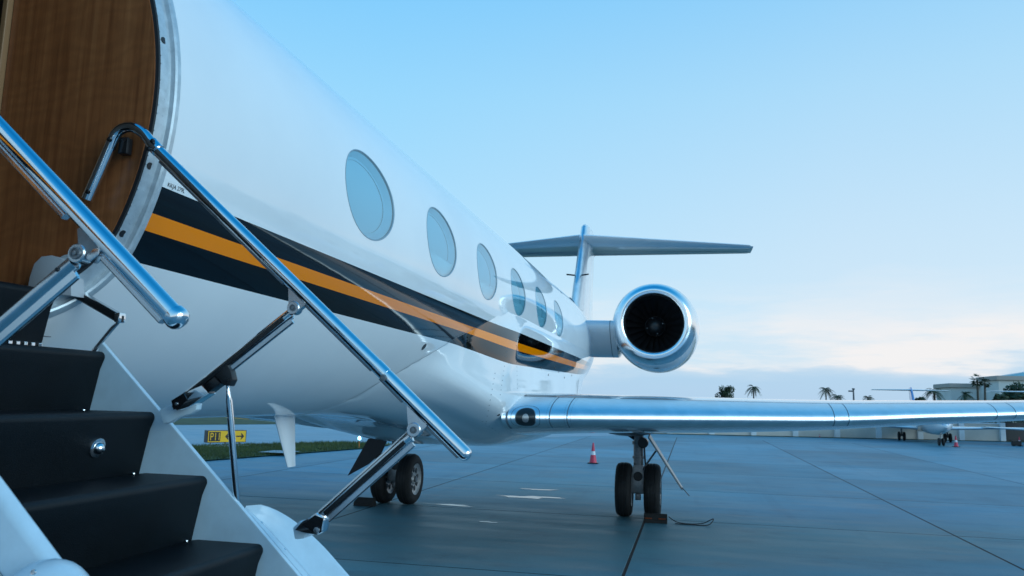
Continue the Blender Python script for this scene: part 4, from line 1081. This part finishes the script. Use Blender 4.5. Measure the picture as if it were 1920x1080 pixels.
# edge light
lp_ = px(673, 840, 'Z', .03)
el = empty('edge_light', (lp_.x, lp_.y, .03), 'small lit taxiway edge light on an orange stem', 'light')
local(MB().tube([(0, 0, 0), (0, 0, .24)], .022, 10).build('stem', mat('orange_stem', (.5, .16, .03), .5)), el)
local(MB().lathe([(.24, .03), (.25, .06), (.29, .06), (.30, .03)], (0, 0, 0), (0, 0, 1), 16).build('collar', M['alu']), el)
local(MB().lathe([(.30, .05), (.34, .058), (.38, .048), (.41, .025), (.415, .0005)], (0, 0, 0), (0, 0, 1), 16).build('globe', mat('lit_globe', (.5, .8, .9), .3, emit=((.35, .85, 1.0), 6))), el)

# ------------------------------------------------------------------ far side: wall, jets, buildings, trees
posts = [px(x, y, 'Z', 0) for x, y in ((1412, 816.8), (1879, 827.5))]
wd = (posts[1] - posts[0]); step = wd / 6; wang = math.atan2(wd.y, wd.x)
bw = empty('boundary_wall', posts[0] - step * 3, 'long low beige boundary wall with pale pillars behind the parked jets', 'wall', rz=wang)
L = step.length; WH = 1.12
for k in range(0, 10):
    local(MB().box((L * k, 0, WH / 2 + .02), (.34, .34, WH + .04)).build('pillar', M['pillar'], None, smooth=0, bevel=.02), bw)
    if k < 9:
        local(MB().box((L * (k + .5), .04, WH / 2 - .03), (L - .34, .16, WH - .06)).build('wall_panel', M['wall'], None, smooth=0), bw)
        local(MB().box((L * (k + .5), .04, WH - .03), (L - .34, .22, .06)).build('coping', M['pillar'], None, smooth=0), bw)
gp = posts[0] + step * 6.08
gt = empty('gate', gp, 'dark solid gate at the end of the beige wall', 'gate', rz=wang)
local(MB().box((2.0, .1, .62), (3.7, .06, 1.12)).build('leaf_panel', M['hangar_dark'], None, smooth=0, bevel=.01), gt)
for q in (.2, 3.8): local(MB().box((q, .1, .62), (.1, .12, 1.24)).build('post', M['hangar_dark'], None, smooth=0), gt)
# grass strip in front of the wall
w0 = posts[0] - step * 6 ; w1 = posts[0] + step * 10; nrm = Vector((wd.y, -wd.x, 0)).normalized()
strip_poly = [((w0 + nrm * .9).x, (w0 + nrm * .9).y), ((w1 + nrm * .9).x, (w1 + nrm * .9).y), ((w1 - nrm * 40).x, (w1 - nrm * 40).y), ((w0 - nrm * 40).x, (w0 - nrm * 40).y)]
ws = tag(sheet('wall_verge', strip_poly, .02, M['grassground']), kind='structure')

def small_jet(label, loc, rz):
    """twin-jet with T tail; local +Y is the nose"""
    j = empty('small_jet', loc, label, 'airplane', 'small jets parked by the boundary wall', rz)
    fz = 1.30; st = [(-6.2, .06, .5), (-5.0, .32, .36), (-3.2, .62, .12), (-1, .78, 0), (2.5, .78, 0), (4.2, .70, -.04), (5.3, .50, -.12), (6.1, .27, -.22), (6.5, .05, -.28)]
    def fs(y): return hermite([a[0] for a in st], [a[1] for a in st], y), hermite([a[0] for a in st], [a[2] for a in st], y)
    S = []; yy = list(np.linspace(-6.2, 6.5, 40))
    for y in yy:
        r_, dz = fs(y); S.append([(r_ * math.cos(a), y, fz + dz + r_ * math.sin(a)) for a in [2 * math.pi * k / 28 for k in range(28)]])
    fo = local(MB().loft(S).build('fuselage', M['white']), j)
    S2 = [[(p[0] * 1.006, p[1], fz + (p[2] - fz) * 1.006 + .0) for p in sec[2:13]] for sec, y in zip(S, yy) if y > 3.6]
    local(MB().loft(S2, closed=False, caps=False).build('blue_nose_band', M['jetblue'], None), fo)
    for s_ in (1, -1):
        S3 = [foil((s_ * x, y, z), -0, t_, (0, 0, 1)) for x, y, z, t_ in ()]
        W = []
        for q in np.linspace(0, 1, 6):
            x = s_ * (.3 + 4.9 * q); ch = 2.3 * (1 - q) + .9 * q
            W.append([(p.x, -p.y, p.z) for p in foil((x, -.9 + .9 * q, .80 + .16 * q), ch, .24 * (1 - q) + .08 * q, (0, 0, 1), 8)])
        local(MB().loft(W).build('wing', M['white']), j)
        n_ = MB().lathe([(0, .34), (-.05, .40), (-.4, .45), (-1.4, .44), (-2.3, .30), (-2.3, .25)], (s_ * 1.22, -2.3, 1.72), (0, 1, 0), 24)
        no = local(n_.build('engine_nacelle', M['white']), j)
        local(MB().lathe([(.0, .34), (-.3, .32), (-.3, .01)], (s_ * 1.22, -2.3, 1.72), (0, 1, 0), 24).build('inlet', M['duct']), no)
        W = [[(p.x, -p.y, p.z) for p in foil((s_ * x, y, 3.12), ch, t_, (0, 0, 1), 6)] for x, y, ch, t_ in ((0, 5.4, 1.3, .12), (2.3, 6.3, .75, .06))]
        local(MB().loft(W).build('tailplane', M['white']), j)
        gx_ = s_ * 1.22
        leg = local(MB().tube([(gx_, -.9, .85), (gx_, -.9, .25)], .05, 8).build('main_gear', M['steel']), j)
        for q in (-.14, .14): local(MB().lathe([(-.06, .10), (-.065, .22), (-.04, .26), (.04, .26), (.065, .22), (.06, .10), (.02, .01)], (gx_ + q, -.9, .26), (1, 0, 0), 20).build('tyre', M['rubber']), leg)
    W = [[(p.x, -p.y, p.z) for p in foil((0, y, z), ch, t_, (1, 0, 0), 8)] for z, y, ch, t_ in ((1.9, 3.9, 2.4, .22), (3.0, 5.1, 1.6, .16), (3.30, 5.5, 1.25, .08))]
    fn = local(MB().loft(W).build('tail_fin', M['jetblue']), j)
    leg = local(MB().tube([(0, 4.6, .75), (0, 4.75, .2)], .04, 8).build('nose_gear', M['steel']), j)
    for q in (-.10, .10): local(MB().lathe([(-.05, .08), (-.055, .17), (-.03, .20), (.03, .20), (.055, .17), (.05, .08), (.02, .01)], (q, 4.75, .2), (1, 0, 0), 18).build('tyre', M['rubber']), leg)
    return j
ga, gb_ = px(1696, 825.5, 'Z', 0), px(1759, 827.5, 'Z', 0); mid_ = (ga + gb_) / 2
mg = Vector((mid_.x, 51.3, 0)); jr = math.pi - rad(7)
o_ = mg - Matrix.Rotation(jr, 3, 'Z') @ Vector((0, -.9, 0))
small_jet('white small jet with blue nose and T tail parked before the wall', o_, jr)
wt = px(1838, 797, 'Y', 50.0); jr2 = math.pi + rad(4)
o2 = Vector((wt.x, 50, 0)) - Matrix.Rotation(jr2, 3, 'Z') @ Vector((5.2, -.9, 0))
small_jet('second small jet, one white wing reaching in beside the gate', o2, jr2)

# buildings beyond the wall
def at_d(x, Y): p = px(x, 760, 'Y', Y); return p.x
def building(name, label, x0, x1, Y, depth, h, cornice, roof_h=0, wins=0):
    X0_, X1_ = at_d(x0, Y), at_d(x1, Y); o = empty(name, ((X0_ + X1_) / 2, Y, 0), label, 'building'); W_ = X1_ - X0_
    wl = local(MB().box((0, depth / 2, h / 2), (W_, depth, h)).build('wall', M['stucco'], None, smooth=0), o)
    local(MB().box((0, depth / 2, h - cornice / 2 + .05), (W_ + .5, depth + .5, cornice)).build('cornice', M['cornice'], None, smooth=0, bevel=.05), o)
    if roof_h:
        b_ = MB(); hw = W_ / 2 - .6
        b_.loft([[(-hw, .6, h), (hw, .6, h), (hw, depth - .6, h), (-hw, depth - .6, h)], [(-hw * .55, depth * .3, h + roof_h), (hw * .9, depth * .3, h + roof_h), (hw * .9, depth * .7, h + roof_h), (-hw * .55, depth * .7, h + roof_h)]])
        local(b_.build('roof', M['roof'], None, smooth=0), o)
    for k in range(wins):
        w_ = local(MB().box((-W_ / 2 + W_ * (k + .5) / wins, -.02, h * .42), (1.3, .08, 1.6)).build('window', M['winglass'], None, smooth=0), o)
        f_ = MB().box((-W_ / 2 + W_ * (k + .5) / wins, -.05, h * .42 - .86), (1.5, .16, .1)).build('sill', M['cornice'], None, smooth=0); f_.parent = w_
    return o
building('terminal_building', 'low pale building with tan cornice behind the palm trees', 1785, 1852, 104, 6, 5.05, .5, 0, 3)
building('hangar_building', 'tall pale building with tan cornice and teal roof beside fan palm', 1875, 2300, 98, 6, 5.8, .5, .9, 5)

def palm(label, x, top, Y, crown_px, kind='feather', seed=1, group='palm trees beyond the wall'):
    rr = random.Random(seed); p = px(x, top, 'Y', Y); depth = (Vector((p.x, p.y, 0))).dot(Vector((FW.x, FW.y, 0)).normalized())
    r_ = crown_px / 2 / F_PX * depth; H_ = p.z - r_ * .35
    t_ = empty('palm_tree', (p.x, Y, 0), label, 'palm tree', group)
    lean = rr.uniform(-.03, .03) * H_
    path = [(lean * (k / 8) ** 2, 0, H_ * k / 8) for k in range(9)]
    local(MB().tube(path, [.15 - .05 * k / 8 + (.05 if k == 0 else 0) for k in range(9)], 8).build('trunk', M['trunk'], None), t_)
    b = MB(); top_ = Vector(path[-1])
    nf = 26 if kind == 'feather' else 34
    for k in range(nf):
        az = rr.uniform(0, 6.28); el_ = rr.uniform(-.55, 1.25) if kind == 'feather' else rr.uniform(-.9, 1.3); Lf = r_ * rr.uniform(.85, 1.15)
        hd = Vector((math.cos(az), math.sin(az), 0)); sd_ = Vector((-math.sin(az), math.cos(az), 0)); pts = []
        if kind == 'feather':
            n = 9
            for i in range(n + 1):
                q = i / n; pts.append(top_ + hd * Lf * q * math.cos(el_ * (1 - q * .4)) + Vector((0, 0, Lf * (math.sin(el_) * q - .75 * q * q))))
            for i in range(n):
                a, c_ = pts[i], pts[i + 1]; wl_ = Lf * .22 * math.sin(math.pi * min(.98, (i + .8) / (n + .6))) + .03
                for s_ in (-1, 1):
                    for u in (0, .5):
                        m0 = a + (c_ - a) * u; m1 = a + (c_ - a) * (u + .36)
                        tipp = m0 + (c_ - a) * .9 + sd_ * s_ * wl_ * rr.uniform(.8, 1.1) + Vector((0, 0, -wl_ * rr.uniform(.35, .8)))
                        b.add([m0, m1, tipp], [(0, 1, 2)])
        else:
            stem = top_ + hd * Lf * .55 * math.cos(el_) + Vector((0, 0, Lf * .55 * math.sin(el_)))
            b.add([top_ - sd_ * .02, top_ + sd_ * .02, stem], [(0, 1, 2)])
            for i in range(11):
                a = (i - 5) / 5 * 1.35; dv = (hd * math.cos(el_) + Vector((0, 0, math.sin(el_)))) * math.cos(a) + sd_ * math.sin(a)
                e_ = stem + dv * Lf * .5 * rr.uniform(.85, 1.1) + Vector((0, 0, -Lf * .12)); w_ = sd_.cross(dv) * .03 + (sd_ * math.cos(a) - hd * math.sin(a)) * Lf * .05
                b.add([stem + w_, stem - w_, e_], [(0, 1, 2)])
    local(b.build('crown', M['leaf_palm'], None, smooth=0, fix=False), t_)
    return t_
palm('slim palm standing alone next to the round dark tree', 1413, 720, 150, 30, 'feather', 3)
palm('tall palm left of the street light with bushy crown', 1548, 725, 150, 32, 'feather', 5)
palm('low leaning palm between the tall palm and the lamp post', 1571, 738, 150, 30, 'feather', 8)
palm('low palm top just showing beside the lamp post', 1627, 741, 140, 22, 'feather', 11)
palm('broad dense palm in front of the low pale building', 1752, 726, 92, 40, 'feather', 13)
palm('short spreading palm between the dense palm and the fan palm', 1808, 733, 92, 38, 'feather', 17)
palm('tall fan palm against the corner of the hangar building', 1831, 708, 92, 30, 'fan', 19)
palm('drooping fan palm leaning beside the taller fan palm', 1844, 714, 94, 22, 'fan', 23)

def tree(label, x, top, Y, width_px, seed, group=None, cx=None, hgt=None, rw=None, leaves=2600, ls=.16, m='leaf_dark', cat='tree'):
    rr = random.Random(seed)
    if cx is None:
        p = px(x, top, 'Y', Y); depth = Vector((p.x, p.y, 0)).dot(Vector((FW.x, FW.y, 0)).normalized()); cx = p.x; hgt = p.z; rw = width_px / 2 / F_PX * depth
    t_ = empty('broadleaf_tree', (cx, Y, 0), label, cat, group)
    ch = hgt * .62; cz = hgt - ch / 2; b = MB()
    b.tube([(0, 0, 0), (.05, 0, hgt * .25), (0, .05, hgt * .55)], [.22, .15, .08], 8)
    for k in range(6):
        a = rr.uniform(0, 6.28); b.tube([(0, 0, hgt * .35), (math.cos(a) * rw * .4, math.sin(a) * rw * .4, hgt * .6), (math.cos(a) * rw * .65, math.sin(a) * rw * .65, hgt * .75)], [.09, .05, .02], 6)
    local(b.build('trunk', M['trunk'], None), t_)
    cl = []
    for k in range(22):
        a = rr.uniform(0, 6.28); q = math.sqrt(rr.random()); zz = rr.uniform(-1, 1); w_ = math.sqrt(max(.1, 1 - zz * zz * .8))
        cl.append((Vector((math.cos(a) * q * rw * w_ * .8, math.sin(a) * q * rw * w_ * .8, cz + zz * ch * .40)), rr.uniform(.22, .42) * rw))
    b = MB()
    for k in range(leaves):
        c_, r_ = rr.choice(cl); d = Vector((rr.gauss(0, 1), rr.gauss(0, 1), rr.gauss(0, .8))).normalized(); p = c_ + d * r_ * rr.uniform(.55, 1.08)
        u = Vector((rr.gauss(0, 1), rr.gauss(0, 1), rr.gauss(0, 1))).normalized(); v = u.orthogonal().normalized(); s_ = ls * rr.uniform(.6, 1.4)
        b.add([p - u * s_, p + v * s_ * .55, p + u * s_, p - v * s_ * .55], [(0, 1, 2, 3)])
    local(b.build('crown', M[m], None, smooth=0, fix=False), t_)
    return t_
tree('round dark tree standing next to the lone slim palm', 1361, 725, 150, 38, 31, 'trees beyond the wall')
tree('dark leafy tree in front of the hangar wall', 1906, 719, 88, 52, 37, 'trees beyond the wall')
tree('lower dark bush at the foot of the hangar wall', 1876, 738, 86, 34, 41, 'trees beyond the wall')
tree('small dark bush seen beside the tail of the small jet', 1724, 744, 100, 26, 43, 'trees beyond the wall')
# clipped hedge showing above the coping by the gate
h0 = posts[0] + step * 4.6 - nrm * 1.0
hd_ = empty('hedge', h0, 'dark hedge showing above the beige wall near the gate', 'hedge', rz=wang)
b = MB(); rr = random.Random(5)
for k in range(5200):
    p = Vector((rr.uniform(0, 9), rr.uniform(-.5, .5), rr.uniform(0.05, 1.45) + .12 * math.sin(k))); u = Vector((rr.gauss(0, 1), rr.gauss(0, 1), rr.gauss(0, 1))).normalized(); v = u.orthogonal().normalized(); s_ = .09
    b.add([p - u * s_, p + v * s_ * .6, p + u * s_, p - v * s_ * .6], [(0, 1, 2, 3)])
local(b.build('foliage', M['leaf_dark'], None, smooth=0, fix=False), hd_)
local(MB().box((4.5, 0, .45), (8.8, .5, .9)).build('stems', M['trunk'], None, smooth=0), hd_)

# lamp post
lb = px(1600, 729, 'Y', 125)
lm = empty('lamp_post', (lb.x, 125, 0), 'thin dark lamp post rising between two low palms', 'lamp post')
local(MB().tube([(0, 0, 0), (0, 0, lb.z)], [.16, .11], 10).build('mast', M['pole'], None), lm)
local(MB().box((-.35, 0, lb.z - .35), (.7, .3, .22)).build('lamp_head', M['pole'], None, smooth=0, bevel=.04), lm)
local(MB().box((0, 0, lb.z - .04), (.35, .3, .25)).build('lamp_head', M['pole'], None, smooth=0, bevel=.04), lm)

# wood on the far side of the field to starboard; it shows in the gloss of the fuselage
b = MB(); rr = random.Random(77)
for k in range(170):
    az = rad(rr.uniform(27, 150)); D_ = rr.uniform(150, 190); c_ = Vector((math.sin(az) * D_, math.cos(az) * D_, 0)); hh = rr.uniform(6.5, 13.0) * rr.uniform(.7, 1.15); w_ = rr.uniform(2.2, 4.8)
    b.tube([c_, c_ + Vector((0, 0, hh * .6))], [.25, .1], 5)
    for i in range(130):
        d = Vector((rr.gauss(0, 1), rr.gauss(0, 1), rr.gauss(0, 1))).normalized() * rr.uniform(.5, 1); p = c_ + Vector((d.x * w_, d.y * w_, hh * .58 + d.z * hh * .42))
        u = Vector((rr.gauss(0, 1), rr.gauss(0, 1), rr.gauss(0, 1))).normalized(); v = u.orthogonal().normalized(); s_ = rr.uniform(.5, 1.0)
        b.add([p - u * s_, p + v * s_ * .7, p + u * s_, p - v * s_ * .7], [(0, 1, 2, 3)])
tag(b.build('distant_wood', M['leaf_dark'], smooth=0, fix=False), 'dark line of distant woodland across the field', 'woodland', kind='stuff')
